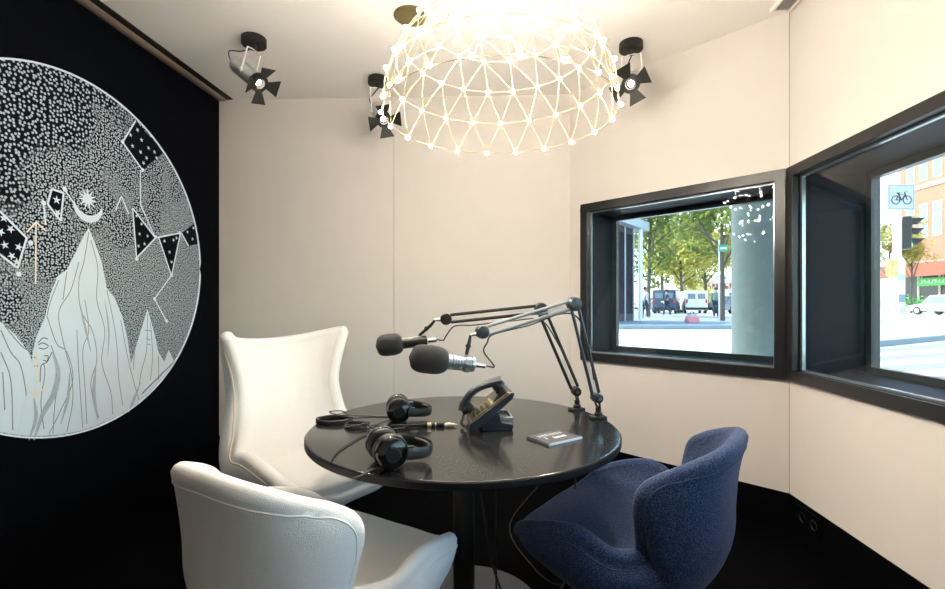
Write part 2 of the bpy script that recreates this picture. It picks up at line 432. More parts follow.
strokes([[(0,330),(10,352),(20,366),(26,400),(24,430)],[(4,326),(20,345),(30,352)],[(0,352),(10,380),(12,430)],[(2,372),(4,410)]], .0024, .0036).build('slope_lines', M['inkgrey'], mu)
strokes([[(147,314),(146,350),(140,375),(138,398)],[(150,322),(152,355),(150,380)],[(158,356),(158,380)],[(146,338),(149,340)],[(147,344),(150,345)],[(144,330),(151,331)],[(168,354),(168,374)],[(134,352),(133,372),(136,390)]], .0024, .0036).build('small_peak_lines', M['inkgrey'], mu)
# starry pennants
def star(c, r, n=5, inner=.4, a0=0):
    (cy, cz) = c
    return [(cy+(r if i % 2 == 0 else r*inner)*math.sin(a0+PI*i/n), cz+(r if i % 2 == 0 else r*inner)*math.cos(a0+PI*i/n)) for i in range(2*n)]
def pennant(pxs, stars, rr):
    q = shape(pxs, .0028, .0036).build('pennant', M['nightpaint'], mu)
    b = strokes([[pxs[i], pxs[(i+1) % len(pxs)]] for i in range(len(pxs))], .005, .0037)
    b.build('border', M['paintwhite'], q)
    for k, st in enumerate(stars): MB().prism(star(wp(*st), rr, 5, .38, k*.5), .0036, .0041, MW).build('star', M['paintwhite'], q)
pennant([(-4,208),(26,238),(17,268),(-4,252)], [(3,218),(10,229),(4,245),(18,247),(11,256),(16,262),(0,232)], .020)
pennant([(122,142),(135,121),(164,152),(142,170)], [(130,135),(137,130),(141,140),(148,148),(140,152),(154,152),(143,163),(132,146),(146,158),(156,158)], .014)
pennant([(51,189),(63,193),(60,221),(47,204)], [(56,200),(57,213)], .022)
pennant([(132,208),(155,238),(136,258)], [(136,216),(141,224),(139,234),(147,236),(138,246),(144,244)], .012)
pennant([(158,237),(180,233),(171,276)], [(164,241),(173,240),(169,252),(176,238),(171,262)], .013)
pennant([(181,233),(196,222),(197,244),(188,246)], [(187,232),(193,228),(192,239)], .013)
for q in ((171,275),(155,237),(136,259),(154,299),(166,321),(43,203),(64,189),(30,243),(18,274),(122,142),(142,170),(179,233)):
    (y, z) = wp(*q); MB().prism([(y+.012*math.cos(2*PI*i/12), z+.012*math.sin(2*PI*i/12)) for i in range(12)], .0037, .0045, MW).build('star_point', M['paintwhite'], mu)
for ln in ([[(171,275),(154,299)],[(154,299),(166,321)],[(140,170),(140,205)],[(140,205),(155,238)],[(115,210),(121,196)],[(121,196),(128,214)],[(43,203),(45,225)],[(64,190),(74,204)],[(155,238),(180,233)]]): strokes([ln], .0042, .0036).build('constellation_line', M['paintwhite'], mu)
# crescent moon cradling a star
mc = wp(88, 206)
outer = [(mc[0]+.088*math.cos(a), mc[1]+.088*math.sin(a)) for a in [R(190+160*i/24) for i in range(25)]]
inner = [(mc[0]+.084*math.cos(a), mc[1]+.028+.078*math.sin(a)) for a in [R(348-156*i/24) for i in range(25)]]
MB().prism(outer+inner, .0028, .0040, MW).build('crescent_moon', M['paintwhite'], mu)
MB().prism(star(wp(87, 199), .058, 11, .42), .0028, .0040, MW).build('star', M['paintwhite'], mu)
strokes([[(35,223),(34.5,284)],[(26,232),(35,222)],[(35,222),(45,231)]], .0038, .0056).build('gilded_arrow', M['goldline'], mu)
strokes([[(35,352),(34.5,396)],[(25,386),(34.5,397)],[(34.5,397),(45,386)]], .0038, .0056).build('gilded_arrow', M['goldline'], mu)

# ------------------------------------------------------------------ TABLE
TX, TY, TZ, TR = -.1825, 1.861, .74, .599
tb = thing('round_table', 'round speckled black meeting table on one dark column', 'table', (TX, TY, 0))
MB().lathe([(TR-.010, TZ-.004), (TR-.0045, TZ-.0012), (TR-.007, TZ), (TR-.010, TZ), (TR-.04, TZ), (.3, TZ), (.001, TZ)], 128).build('tabletop', M['table'], tb)
MB().lathe([(.02, TZ-.030), (TR-.02, TZ-.030), (TR-.004, TZ-.027), (TR, TZ-.022), (TR, TZ-.005), (TR-.004, TZ-.0012), (TR-.0102, TZ-.0042), (.02, TZ-.0042)], 128).build('edge_band', M['edge'], tb)
MB().lathe([(.16, TZ-.045), (.17, TZ-.031), (.001, TZ-.0305)], 40).build('mounting_plate', M['blackmatte'], tb)
MB().lathe([(.042, .03), (.042, TZ-.0455), (.001, TZ-.0455)], 32).build('column', M['blackmatte'], tb)
MB().lathe([(.31, .0), (.315, .006), (.31, .012), (.10, .026), (.05, .032), (.001, .032)], 72).build('foot', M['basegrey'], tb)

# ------------------------------------------------------------------ CHAIRS
def shell(ctrl, thick, nr=6, nc=5, kk=.3):
    """ctrl: rows (front -> top) of half-sections (centre -> rim); returns grids of mid-surface points"""
    rows = []
    for r_ in ctrl:
        half = [Vector(p) for p in r_]
        full = [Vector((-p.x, p.y, p.z)) for p in reversed(half[1:])]+half
        rows.append(full)
    def ev(a, b):     # a, b in [-1, 1]
        nC = len(rows[0])-1; nR = len(rows)-1
        def cr(ps, x):
            i = min(int(x), len(ps)-2); t = x-i
            p1, p2 = ps[i], ps[i+1]
            p0 = ps[i-1] if i else p1*2-p2
            p3 = ps[i+2] if i+2 < len(ps) else p2*2-p1
            return .5*((2*p1)+(p2-p0)*t+(2*p0-5*p1+4*p2-p3)*t*t+(3*p1-p0-3*p2+p3)*t**3)
        ca = (a+1)/2*nC; rb = (b+1)/2*nR
        return cr([cr(rw, ca) for rw in rows], rb)
    NR = (len(ctrl)-1)*nr; NC = (len(ctrl[0])-1)*2*nc
    P = []
    for i in range(NR+1):
        b = -1+2*i/NR; row = []
        for j in range(NC+1):
            a = -1+2*j/NC
            a2 = a*math.sqrt(1-kk*b*b/2); b2 = b*math.sqrt(1-kk*a*a/2)
            row.append(ev(a2, b2))
        P.append(row)
    return P
def shell_parts(P, thick, belly=None):
    NR = len(P)-1; NC = len(P[0])-1
    N = [[None]*(NC+1) for _ in range(NR+1)]
    for i in range(NR+1):
        for j in range(NC+1):
            dr = P[min(i+1, NR)][j]-P[max(i-1, 0)][j]; dc = P[i][min(j+1, NC)]-P[i][max(j-1, 0)]
            n = dr.cross(dc); N[i][j] = n.normalized() if n.length > 1e-9 else Vector((0, 0, 1))
    mb = MB(); h = thick/2
    def deep(i, j):
        if belly is None: return 0
        a = -1+2*j/NC; x = i/NR*(len(belly)-1); k = min(int(x), len(belly)-2); f = x-k
        p1, p2 = belly[k], belly[k+1]; p0 = belly[k-1] if k else p1; p3 = belly[k+2] if k+2 < len(belly) else p2
        v = .5*(2*p1+(p2-p0)*f+(2*p0-5*p1+4*p2-p3)*f*f+(3*p1-p0-3*p2+p3)*f**3)
        return max(0, v)*max(0, 1-abs(a)**2.4)
    fr = {}; bk = {}
    for i in range(NR+1):
        for j in range(NC+1):
            fr[i, j] = len(mb.v); mb.v.append(P[i][j]+N[i][j]*h)
    for i in range(NR+1):
        for j in range(NC+1):
            bk[i, j] = len(mb.v); mb.v.append(P[i][j]-N[i][j]*(h+deep(i, j)))
    for i in range(NR):
        for j in range(NC):
            mb.f.append([fr[i, j], fr[i, j+1], fr[i+1, j+1], fr[i+1, j]])
            mb.f.append([bk[i, j], bk[i+1, j], bk[i+1, j+1], bk[i, j+1]])
    loop = [(0, j) for j in range(NC)]+[(i, NC) for i in range(NR)]+[(NR, j) for j in range(NC, 0, -1)]+[(i, 0) for i in range(NR, 0, -1)]
    n = len(loop); rim = []
    phis = [R(a) for a in (36, 72, 108, 144)]
    for k, (i, j) in enumerate(loop):
        t = (P[loop[(k+1) % n][0]][loop[(k+1) % n][1]]-P[loop[k-1][0]][loop[k-1][1]]).normalized()
        o = t.cross(N[i][j]).normalized()
        inn = P[min(max(i, 1), NR-1)][min(max(j, 1), NC-1)]-P[i][j]
        if o.dot(inn) > 0: o = -o
        ids = []
        for ph in phis:
            ids.append(len(mb.v)); mb.v.append(P[i][j]+N[i][j]*h*math.cos(ph)+o*h*math.sin(ph))
        rim.append([fr[i, j]]+ids+[bk[i, j]])
    for k in range(n):
        a, b = rim[k], rim[(k+1) % n]
        for q in range(len(a)-1): mb.f.append([a[q], b[q], b[q+1], a[q+1]])
    ins = 1
    seam = [(ins, j) for j in range(ins, NC-ins)]+[(i, NC-ins) for i in range(ins, NR-ins)]+[(NR-ins, j) for j in range(NC-ins, ins, -1)]+[(i, ins) for i in range(NR-ins, ins, -1)]
    return mb, [P[i][j]-N[i][j]*(h+deep(i, j)+.0005) for i, j in seam], [P[i][j]+N[i][j]*(h+.0005) for i, j in seam]
def star_base(root, zt, m, reach=.30):
    MB().lathe([(.028, .062), (.028, .10), (.02, .11), (.02, zt), (.001, zt)], 20).build('column', m, root)
    for k in range(4):
        a = PI/4+k*PI/2
        s = MB(); dx, dy = math.cos(a), math.sin(a)
        s.tube([(dx*.015, dy*.015, .075), (dx*.10, dy*.10, .066), (dx*(reach-.05), dy*(reach-.05), .036), (dx*reach, dy*reach, .020)], [.020, .018, .013, .011], 10)
        lg = s.build('leg', m, root)
        MB().lathe([(.013, 0), (.014, .004), (.012, .012), (.001, .012)], 12, Matrix.Translation((dx*(reach-.012), dy*(reach-.012), 0))).build('glide', M['black'], lg)
swan_ctrl = [
 [(0,.31,.375),(.11,.308,.378),(.20,.298,.384),(.258,.285,.398),(.295,.268,.418),(.312,.255,.436)],
 [(0,.20,.392),(.13,.20,.392),(.24,.195,.400),(.312,.185,.424),(.352,.172,.458),(.370,.16,.488)],
 [(0,.06,.385),(.14,.06,.385),(.25,.05,.396),(.322,.036,.426),(.366,.02,.476),(.388,.008,.522)],
 [(0,-.06,.375),(.14,-.06,.377),(.24,-.066,.390),(.305,-.074,.414),(.340,-.086,.442),(.356,-.094,.468)],
 [(0,-.17,.385),(.105,-.168,.39),(.185,-.165,.405),(.222,-.160,.420),(.242,-.156,.434),(.253,-.152,.444)],
 [(0,-.25,.45),(.105,-.245,.455),(.185,-.226,.475),(.228,-.200,.497),(.252,-.178,.512),(.265,-.16,.522)],
 [(0,-.292,.56),(.115,-.286,.562),(.198,-.262,.572),(.250,-.226,.588),(.283,-.190,.60),(.298,-.164,.607)],
 [(0,-.33,.67),(.115,-.325,.67),(.20,-.302,.672),(.255,-.262,.674),(.288,-.215,.672),(.304,-.18,.668)],
 [(0,-.375,.775),(.085,-.373,.773),(.155,-.360,.768),(.208,-.332,.756),(.243,-.295,.738),(.270,-.255,.716)]]
def swan(label, loc, rot, fab, pipe, group=None):
    t = thing('swan_armchair', label, 'armchair', loc, rot, group)
    P = shell(swan_ctrl, .05)
    mb, s1, s2 = shell_parts(P, .052, [0, .055, .10, .125, .118, .088, .05, .02, 0])
    mb.build('upholstered_shell', M[fab], t, sharp=80)
    MB().tube(s1, .0026, 6, closed=True).build('piping', M[pipe], t)
    star_base(t, .26, M['darkbase'], .29)
    return t
def face(dx, dy): return math.atan2(-dx, dy)      # rotation that turns local +y to (dx, dy)
swan('white upholstered armchair with curved wings in the left foreground', (-.595, 1.467, 0), R(-26), 'whitefab', 'whitefab')
swan('dark blue wool armchair with curved wings at the right of the table', (.415, 1.785, 0), R(57), 'bluefab', 'bluepipe')
egg_ctrl = [
 [(0,.37,.335),(.11,.368,.335),(.205,.35,.350),(.27,.325,.375),(.31,.295,.405),(.33,.275,.425)],
 [(0,.25,.325),(.13,.25,.328),(.24,.24,.365),(.31,.23,.42),(.35,.22,.47),(.368,.21,.495)],
 [(0,.08,.295),(.14,.08,.30),(.26,.08,.35),(.33,.08,.425),(.365,.085,.495),(.378,.09,.53)],
 [(0,-.10,.285),(.14,-.10,.295),(.255,-.09,.36),(.315,-.075,.42),(.338,-.065,.475),(.345,-.06,.51)],
 [(0,-.24,.35),(.13,-.235,.36),(.23,-.205,.43),(.285,-.16,.50),(.302,-.13,.55),(.303,-.115,.58)],
 [(0,-.31,.51),(.115,-.30,.52),(.205,-.265,.57),(.262,-.21,.63),(.282,-.168,.67),(.282,-.15,.69)],
 [(0,-.345,.70),(.11,-.335,.70),(.195,-.295,.73),(.25,-.24,.765),(.275,-.185,.79),(.278,-.165,.80)],
 [(0,-.37,.86),(.115,-.36,.86),(.205,-.318,.88),(.268,-.25,.90),(.298,-.185,.92),(.304,-.160,.93)],
 [(0,-.39,.965),(.11,-.385,.97),(.20,-.35,.985),(.278,-.28,1.01),(.324,-.20,1.03),(.344,-.15,1.04)],
 [(0,-.392,1.0),(.11,-.387,1.005),(.20,-.352,1.018),(.280,-.28,1.040),(.332,-.20,1.060),(.358,-.14,1.068)]]
eg = thing('egg_armchair', 'white high-backed wing armchair standing behind the table by the back wall', 'armchair', (-1.035, 2.37, 0), face(.86, -.51))
P = shell(egg_ctrl, .06, kk=.22)
mb, s1, s2 = shell_parts(P, .062, [0, .05, .07, .08, .09, .07, .045, .03, .012, 0])
mb.build('upholstered_shell', M['whitefab'], eg, sharp=80)
MB().tube(s1, .0045, 6, closed=True).build('piping', M['creampipe'], eg)
cu = MB(); cp = []
for i in range(13):
    row = []
    for j in range(17):
        a = -1+2*j/16; b = -1+2*i/12
        x = a*math.sqrt(1-b*b*.35/2)*.27; y = .10+b*math.sqrt(1-a*a*.35/2)*.24
        row.append(Vector((x, y, .385+.03*max(0, (1-a*a)*(1-b*b))**.5)))
    cp.append(row)
mb, q1, q2 = shell_parts(cp, .08)
mb.build('seat_cushion', M['whitefab'], eg, sharp=80)
star_base(eg, .21, M['alu'], .34)

# ------------------------------------------------------------------ DOME LAMP
DX, DY, DZ, DR = -.04, 1.715, 1.907, .42
dl = thing('dome_chandelier', 'large glowing dome chandelier of brass triangles dotted with small lights', 'chandelier', (DX, DY, DZ))
counts = [20, 20, 20, 15, 10, 5, 1]; lats = [0, 17.5, 35, 51.5, 65.5, 78, 90]
rings = []
for k, (n_, la) in enumerate(zip(counts, lats)):
    off = (.5 if k % 2 else 0) if n_ == 20 else 0
    rings.append([Vector((math.cos(R(la))*math.cos(2*PI*(i_+off)/n_+.16), math.cos(R(la))*math.sin(2*PI*(i_+off)/n_+.16), math.sin(R(la)))) for i_ in range(n_)])
nodes = [p for rg in rings for p in rg]
lat = MB()
def rod(p, q):
    mid = ((p+q)/2).normalized()*DR
    lat.tube([p*DR, mid, q*DR], .0015, 5)
for k, rg in enumerate(rings):
    if len(rg) > 1:
        for i_ in range(len(rg)): rod(rg[i_], rg[(i_+1) % len(rg)])
    if k+1 < len(rings):
        # walk both rings by angle, joining neighbours into triangles
        up_ = rings[k+1]; a_, b_ = len(rg), len(up_); ang = lambda p: math.atan2(p.y, p.x) % (2*PI)
        if b_ == 1:
            for p in rg: rod(p, up_[0])
        else:
            for p in rg:
                near = sorted(up_, key=lambda q_: (q_-p).length)
                rod(p, near[0])
                if a_ == b_: rod(p, near[1])
            if a_ != b_:
                for q_ in up_:
                    near = sorted(rg, key=lambda p: (q_-p).length)
                    first_ = [p for p in rg if min(up_, key=lambda z: (z-p).length) is q_]
                    for p in near[:3]:
                        if not any(p is z for z in first_): rod(q_, p); break
lat.build('lattice', M['lattice'], dl)
ledme = MB().ball((0, 0, 0), .0072, 10, 6)
first = None; holders = MB()
for pn_ in nodes:
    pos = pn_*DR
    if first is None:
        first = ledme.build('led', M['led'], dl, sharp=80); o = first
    else:
        o = first.copy(); C.objects.link(o)
    o.location = pos*1.012
MB().lathe([(.075, H-DZ-.03), (.075, H-DZ-.001), (.001, H-DZ-.001)], 32).build('ceiling_rose', M['brass'], dl)
for k in range(3):
    a = k*2*PI/3+.4
    MB().tube([(DR*.55*math.cos(a), DR*.55*math.sin(a), DR*.83), (.05*math.cos(a), .05*math.sin(a), H-DZ-.03)], .0013, 5).build('suspension_wire', M['steel'], dl)

# flat round disc in the ceiling
p = at_z(411, 15.5, H)
dk = thing('ceiling_disc', 'flat round olive disc on the ceiling between left spotlight and dome lamp', 'ceiling fitting', (p.x, p.y, H))
MB().lathe([(.093, -.0005), (.095, -.006), (.088, -.010), (.082, -.007), (.001, -.007)], 48).build('rim', M['olive'], dk)
MB().lathe([(.080, -.0072), (.080, -.0095), (.001, -.0095)], 48).build('cover', M['olive'], dk)

# ------------------------------------------------------------------ SPOTLIGHTS
def spot(label, base, center, aim, power):
    t = thing('spotlight', label, 'spotlight', (base[0], base[1], H), 0, 'ceiling spotlights')
    c = Vector(center)-Vector((base[0], base[1], H)); aim = Vector(aim).normalized()
    MB().lathe([(.068, -.0005), (.07, -.004), (.07, -.042), (.066, -.046), (.02, -.047), (.014, -.07), (.001, -.07)], 32).build('ceiling_mount', M['blackmatte'], t)
    side = aim.cross(Vector((0, 0, 1))).normalized()
    yk = MB(); top = Vector((0, 0, -.068))
    for sgn in (-1, 1):
        yk.tube([top, top+side*sgn*.055+Vector((0, 0, -.012)), c+side*sgn*.058], .0045, 8)
        yk.ball(c+side*sgn*.058, .012, 10, 6)
    yk.build('yoke', M['whiteplastic'], t)
    Mx = rot_to(aim, c)
    MB().lathe([(.02, -.12), (.042, -.112), (.047, -.09), (.047, .06), (.050, .062), (.050, .075), (.001, .075)], 28, Mx).build('lamp_housing', M['housing'], t)
    MB().lathe([(.049, .0755), (.052, .0755), (.052, .11), (.030, .11), (.026, .085), (.001, .085)], 28, Mx).build('front_ring', M['blackmatte'], t)
    MB().lathe([(.017, .0855), (.017, .092), (.010, .096), (.001, .097)], 20, Mx).build('lens', M['lens'], t)
    for k in range(4):
        a = k*PI/2+.35; s = MB()
        ca, sa = math.cos(a), math.sin(a)
        def pt(rr, ww, zz): return (rr*ca-ww*sa, rr*sa+ww*ca, zz)
        vs = [pt(.040, -.020, .112), pt(.040, .020, .112), pt(.108, .050, .135), pt(.108, -.050, .135)]
        vs += [tuple(Vector(q)+Vector((0, 0, .003))) for q in vs]
        s.add(vs, [(0,1,2,3),(7,6,5,4),(0,4,5,1),(1,5,6,2),(2,6,7,3),(3,7,4,0)], Mx)
        s.build('barn_door', M['blackmatte'], t)
    rear = c-aim*.115
    pth = crom([Vector((.01, 0, -.06)), (rear*.5)+side*.03+Vector((0, 0, -.02)), rear+side*.045+Vector((0, 0, .05)), rear-aim*.02+side*.02, rear], 6)
    MB().tube(pth, .0038, 6).build('cable', M['black'], t)
    ld = bpy.data.lights.new('spot beam', 'SPOT'); ld.energy = power; ld.spot_size = R(75); ld.spot_blend = .7; ld.color = (1, .89, .74); ld.shadow_soft_size = .028
    lo = bpy.data.objects.new('beam', ld); C.objects.link(lo); lo.parent = t
    lo.matrix_local = Matrix.Translation(c+aim*.105) @ aim.to_track_quat('-Z', 'Y').to_matrix().to_4x4()
    return t
SP = 85
b1 = at_z(254, 38, H); spot('black and silver spotlight on the ceiling near the dark mural wall', b1, at_t(248, 74, 2.74), (.74, -.12, -.62), SP)
b2 = at_z(631, 43, H); spot('black spotlight on the ceiling just right of the dome chandelier', b2, (b2.x, b2.y-.04, H-.25), (-.30, -.75, -.50), SP)
b3 = at_z(378, 78, H); spot('spotlight half hidden behind the left rim of the dome chandelier', b3, (b3.x+.04, b3.y-.09, H-.29), (.42, -.62, -.62), SP)

# ------------------------------------------------------------------ MICROPHONES ON ARMS
def mic_arm(label, basep, pivot, elbow, head, m, edge_dir):
    """all points in the room; the thing stands on the table edge at basep"""
    t = thing('boom_stand', label, 'microphone arm', basep, 0, 'boom arms on the table edge')
    jm = M['bluegrey'] if m is M['steel'] else m; lm = M['steelshade'] if m is M['steel'] else m
    O = Vector(basep); pv = Vector(pivot)-O; el = Vector(elbow)-O; hd = Vector(head)-O
    ed = Vector((edge_dir[0], edge_dir[1], 0)).normalized(); sd = Vector((-ed.y, ed.x, 0))
    Me = Matrix(((ed.x, sd.x, 0, 0), (ed.y, sd.y, 0, 0), (0, 0, 1, 0), (0, 0, 0, 1)))
    cl = MB().box((-.035, -.022, .0005), (.03, .022, .010), Me).box((.020, -.022, -.075), (.031, .022, .0005), Me).box((-.03, -.022, -.083), (.031, .022, -.073), Me)
    cl.lathe([(.007, -.073), (.007, -.036), (.014, -.035), (.014, -.0312), (.001, -.0312)], 14)
    k = cl.build('clamp', M['blackmatte'], t, bevel=.002)
    MB().tube([Me @ Vector((.031, 0, -.04)), Me @ Vector((.06, 0, -.04))], .005, 8).build('clamp_screw', M['steel'], k)
    post = MB().lathe([(.017, .0105), (.017, .022), (.012, .026), (.012, .045), (.001, .045)], 18)
    post.build('post', M['blackmatte'], t)
    up = (el-pv).normalized(); ar = (hd-el).normalized()
    nrm = up.cross(ar).normalized()
    inpl = nrm.cross(up).normalized()
    yoke = MB()
    for sg in (-1, 1):
        yoke.tube([nrm*sg*.006+Vector((0, 0, .044)), pv*.55+nrm*sg*.016+Vector((0,0,.015)), pv+nrm*sg*.016+up*.02], .007, 8, flat=.5, up=nrm)
    yoke.build('yoke', M['blackmatte'], t)
    joint = MB().lathe([(.008, -.024), (.019, -.022), (.021, -.012), (.021, .012), (.019, .022), (.008, .024)], 20, rot_to(nrm, pv+up*.012))
    jo = joint.build('base_joint', jm, t)
    MB().lathe([(.008, .0242), (.008, .028), (.001, .028)], 12, rot_to(nrm, pv+up*.012)).lathe([(.008, -.0242), (.008, -.028), (.001, -.028)], 12, rot_to(nrm, pv+up*.012)).build('screw', M['chrome'], jo)
    for sg in (-1, 1):
        off = inpl*sg*.016
        MB().tube([pv+off+up*.03, el+off-up*.02], .007, 8).build('lower_rod', lm, t)
    inpl2 = nrm.cross(ar).normalized()
    for sg in (-1, 1):
        off = inpl2*sg*.016
        MB().tube([el+off+ar*.02, hd+off-ar*.02], .007, 8).build('upper_rod', m, t)
    def coil(a, b, rr, turns):
        d = (b-a); ln = d.length; d.normalize(); x = d.orthogonal().normalized(); y = d.cross(x)
        return [a+d*ln*i/(turns*8)+(x*math.cos(i*PI/4)+y*math.sin(i*PI/4))*rr for i in range(turns*8+1)]
    MB().tube(coil(pv+up*.05, pv+up*.17, .0042, 22), .0011, 4).build('spring', M['steel'], t)
    MB().tube(coil(el+ar*.05, el+ar*.17, .0042, 22), .0011, 4).build('spring', M['steel'], t)
    MB().lathe([(.012, -.023), (.026, -.021), (.029, -.012), (.029, .012), (.026, .021), (.012, .023)], 20, rot_to(nrm, el)).build('elbow_joint', jm, t)
    MB().lathe([(.010, -.022), (.024, -.020), (.026, -.012), (.026, .012), (.024, .020), (.010, .022)], 20, rot_to(nrm, hd)).build('head_joint', jm, t)
    MB().tube([hd+ar*.018, hd+ar*.05+Vector((0, 0, .002))], [.009, .006], 10).build('swivel_tip', M['chrome'], t)
    return t, O+hd+ar*.048
def microphone(label, tip, foam_c, axis, foam_r, foam_l, body_r, body_l, bodym, ridges):
    ax = Vector(axis).normalized()       # from tail to foam
    fc = Vector(foam_c)
    tail = fc-ax*(foam_l/2+body_l)
    t = thing('microphone', label, 'microphone', tail, 0, 'studio microphones')
    L = fc-tail
    Mx = rot_to(ax)
    z0 = body_l
    prof = [(body_r*1.0, z0-.006)]
    n = 12
    fl = foam_l
    for i in range(n+1):
        s_ = i/n; z = s_*fl
        rr = foam_r*(1-abs(2*s_-1)**3.4*(1 if s_ > .5 else .55))**.5
        prof.append((max(rr, .002), z0+z-.004))
    MB().lathe(prof, 28, Mx).build('foam_windscreen', M['foam'], t, sharp=80)
    pb = [(body_r*.55, 0), (body_r*.92, .004), (body_r, .012)]
    if ridges:
        for k in range(8):
            za = .016+k*(body_l-.03)/8
            pb += [(body_r, za), (body_r*.86, za+.002), (body_r*.86, za+.004), (body_r, za+.006)]
    pb += [(body_r, body_l-.006), (body_r*.9, body_l-.0062), (.001, body_l-.0062)]
    MB().lathe(pb, 28, Mx).build('body', M[bodym], t)
    MB().lathe([(.009, -.040), (.0105, -.036), (.0105, -.002), (.001, -.002)], 16, Mx).build('plug', M['chrome'], t)
    tp = Vector(tip)-tail
    hold = Vector((0, 0, 0))+ax*.035+Vector((0, 0, body_r+.004))
    br = MB().tube([tp, tp*.72+hold*.28+Vector((0, 0, -.004)), hold], [.009, .013, .012], 8, flat=.6, up=(0, 1, 0))
    MB().lathe([(body_r+.0003, .024), (body_r+.004, .024), (body_r+.004, .042), (body_r+.0003, .042)], 24, Mx).build('clip_ring', M[bodym], t)
    b = br.build('bracket', M['black'], t)
    MB().ball(tp*.45+hold*.55, .011, 10, 6).build('knob', M['black'], b)
    return t, tail-ax*.04
bn = at_t(598, 416, 1.985); bn.z = TZ
d = Vector((bn.x-TX, bn.y-TY)); dn = d.normalized(); bn = Vector((TX+dn.x*(TR-.022), TY+dn.y*(TR-.022), TZ))
tn = (bn-Vector((0, 0, CAMH))).y
pvn = bn+Vector((-.004, 0, .075))
armn, tipn = mic_arm('grey steel boom arm clamped to the right edge of the round table, nearer of two', bn, pvn, at_t(574, 304, 1.93), at_t(482, 332, 1.82), M['steel'], dn)
micn, tailn = microphone('nearer microphone, ribbed silver body and large black foam cover', tipn, at_t(427, 359, 1.765), at_t(427, 359, 1.765)-at_t(470, 364, 1.80), .054, .145, .030, .115, 'steel', True)
bf = at_z(584, 409, TZ)
d = Vector((bf.x-TX, bf.y-TY)); df = d.normalized(); bf = Vector((TX+df.x*(TR-.022), TY+df.y*(TR-.022), TZ))
armf, tipf = mic_arm('black boom arm clamped behind the grey one, reaching further left', bf, bf+Vector((0, 0, .075)), at_t(541, 309, 2.10), at_t(446, 319, 2.06), M['blackmatte'], df)
micf, tailf = microphone('farther microphone with slim black body and smaller foam cover', tipf, at_t(388, 345, 2.05), at_t(388, 345, 2.05)-at_t(424, 341, 2.07), .048, .115, .024, .115, 'black', False)
def cable(name, pts, r, m, label, group=None, n=8, cat='cable'):
    o = MB().tube(crom(pts, n), r, 8).build(name, M[m])
    return tag(o, label, cat, group)
cable('microphone_cable', [tailn, tailn+Vector((.035, 0, -.002)), at_t(484, 352, 1.83), at_t(487, 343, 1.84), at_t(494, 334, 1.846), at_t(530, 325, 1.885), at_t(560, 314, 1.925), at_t(578, 318, 1.95), at_t(588, 345, 1.95), at_t(594, 380, 1.95)], .003, 'black', 'thin cable looping from the silver microphone up along the grey boom arm')
cable('microphone_cable', [tailf, tailf+Vector((.03, 0, -.002)), at_t(446, 336, 2.07), at_t(455, 326, 2.075), at_t(475, 325, 2.08), at_t(510, 321, 2.10), at_t(540, 320, 2.115), at_t(556, 340, 2.11), at_t(578, 385, 2.11)], .003, 'black', 'thin cable looping from the slim black microphone along the black boom arm')

# ------------------------------------------------------------------ DESK PHONE
ph = thing('desk_phone', 'black desk telephone on angled stand in the middle of the table', 'telephone', at_z(488, 427, TZ), R(10))
MP = Matrix(((1, 0, 0, 0), (0, 0, -1, 0), (0, 1, 0, 0), (0, 0, 0, 1)))    # profile (x, z) swept along y
def swept(poly, y0, y1): return MB().prism(poly, -y1, -y0, MP)
swept([(-.080, .012), (-.068, .006), (-.02, .034), (.082, .126), (.090, .146), (.078, .152), (-.078, .036)], -.09, .09).build('body', M['bluegrey'], ph, bevel=.003)
# face plate lying on the slanted front
fd = Vector((.156, 0, .116)).normalized(); fn = Vector((-fd.z, 0, fd.x))
Mf = Matrix(((fd.x, 0, fn.x, -.078), (0, 1, 0, 0), (fd.z, 0, fn.z, .036), (0, 0, 0, 1)))
MB().box((.006, -.085, -.002), (.188, .085, .006), Mf).build('face_plate', M['goldreflect'], ph, bevel=.002)
MB().box((.120, -.078, .0062), (.178, .02, .0085), Mf).build('display', M['darkgloss'], ph)
for i in range(4):
    for j in range(3):
        MB().box((.020+i*.021, -.072+j*.024, .0062), (.034+i*.021, -.054+j*.024, .011), Mf).build('key', M['black'], ph, bevel=.001)
for j in range(5):
    MB().box((.104, -.076+j*.019, .0062), (.113, -.062+j*.019, .010), Mf).build('soft_key', M['brass'], ph, bevel=.001)
hs = MB(); arc = [(.000, .026), (.02, .044), (.07, .060), (.12, .056), (.165, .038), (.190, .026)]
pth = crom([Mf @ Vector((a, .055, b)) for a, b in arc], 5)
hs.tube(pth, [.016+.006*abs(2*i/(len(pth)-1)-1)**2 for i in range(len(pth))], 10, flat=1.25)
hs.lathe([(.026, 0), (.028, .008), (.024, .024), (.001, .026)], 18, Mf @ Matrix.Translation((.018, .055, .008)))
hs.lathe([(.026, 0), (.028, .008), (.024, .024), (.001, .026)], 18, Mf @ Matrix.Translation((.172, .055, .008)))
hs.build('handset', M['bluegrey'], ph)
st = swept([(-.035, .0), (.085, .0), (.092, .012), (.09, .022), (.045, .030), (.03, .09), (.0, .06), (-.03, .028)], -.06, .06).build('stand', M['bluegrey'], ph, bevel=.003)
MB().box((.046, -.062, .034), (.090, -.054, .052)).box((.046, .054, .034), (.090, .062, .052)).box((.083, -.054, .034), (.090, .054, .052)).build('support_bracket', M['steel'], ph, bevel=.002)
cc = [(-.075, .06, .02)]
hc = []
for i in range(90):
    s_ = i/89; a = i*PI/3.0
    hc.append(Vector((-.088-.016*math.sin(s_*PI)+.004*math.cos(a), .06-.11*s_, .012+.004*math.sin(a)+.03*(1-s_)*(.3 if s_ > .2 else 1-3.5*s_+.06))))
MB().tube(hc, .0022, 5).build('handset_cord', M['black'], ph)

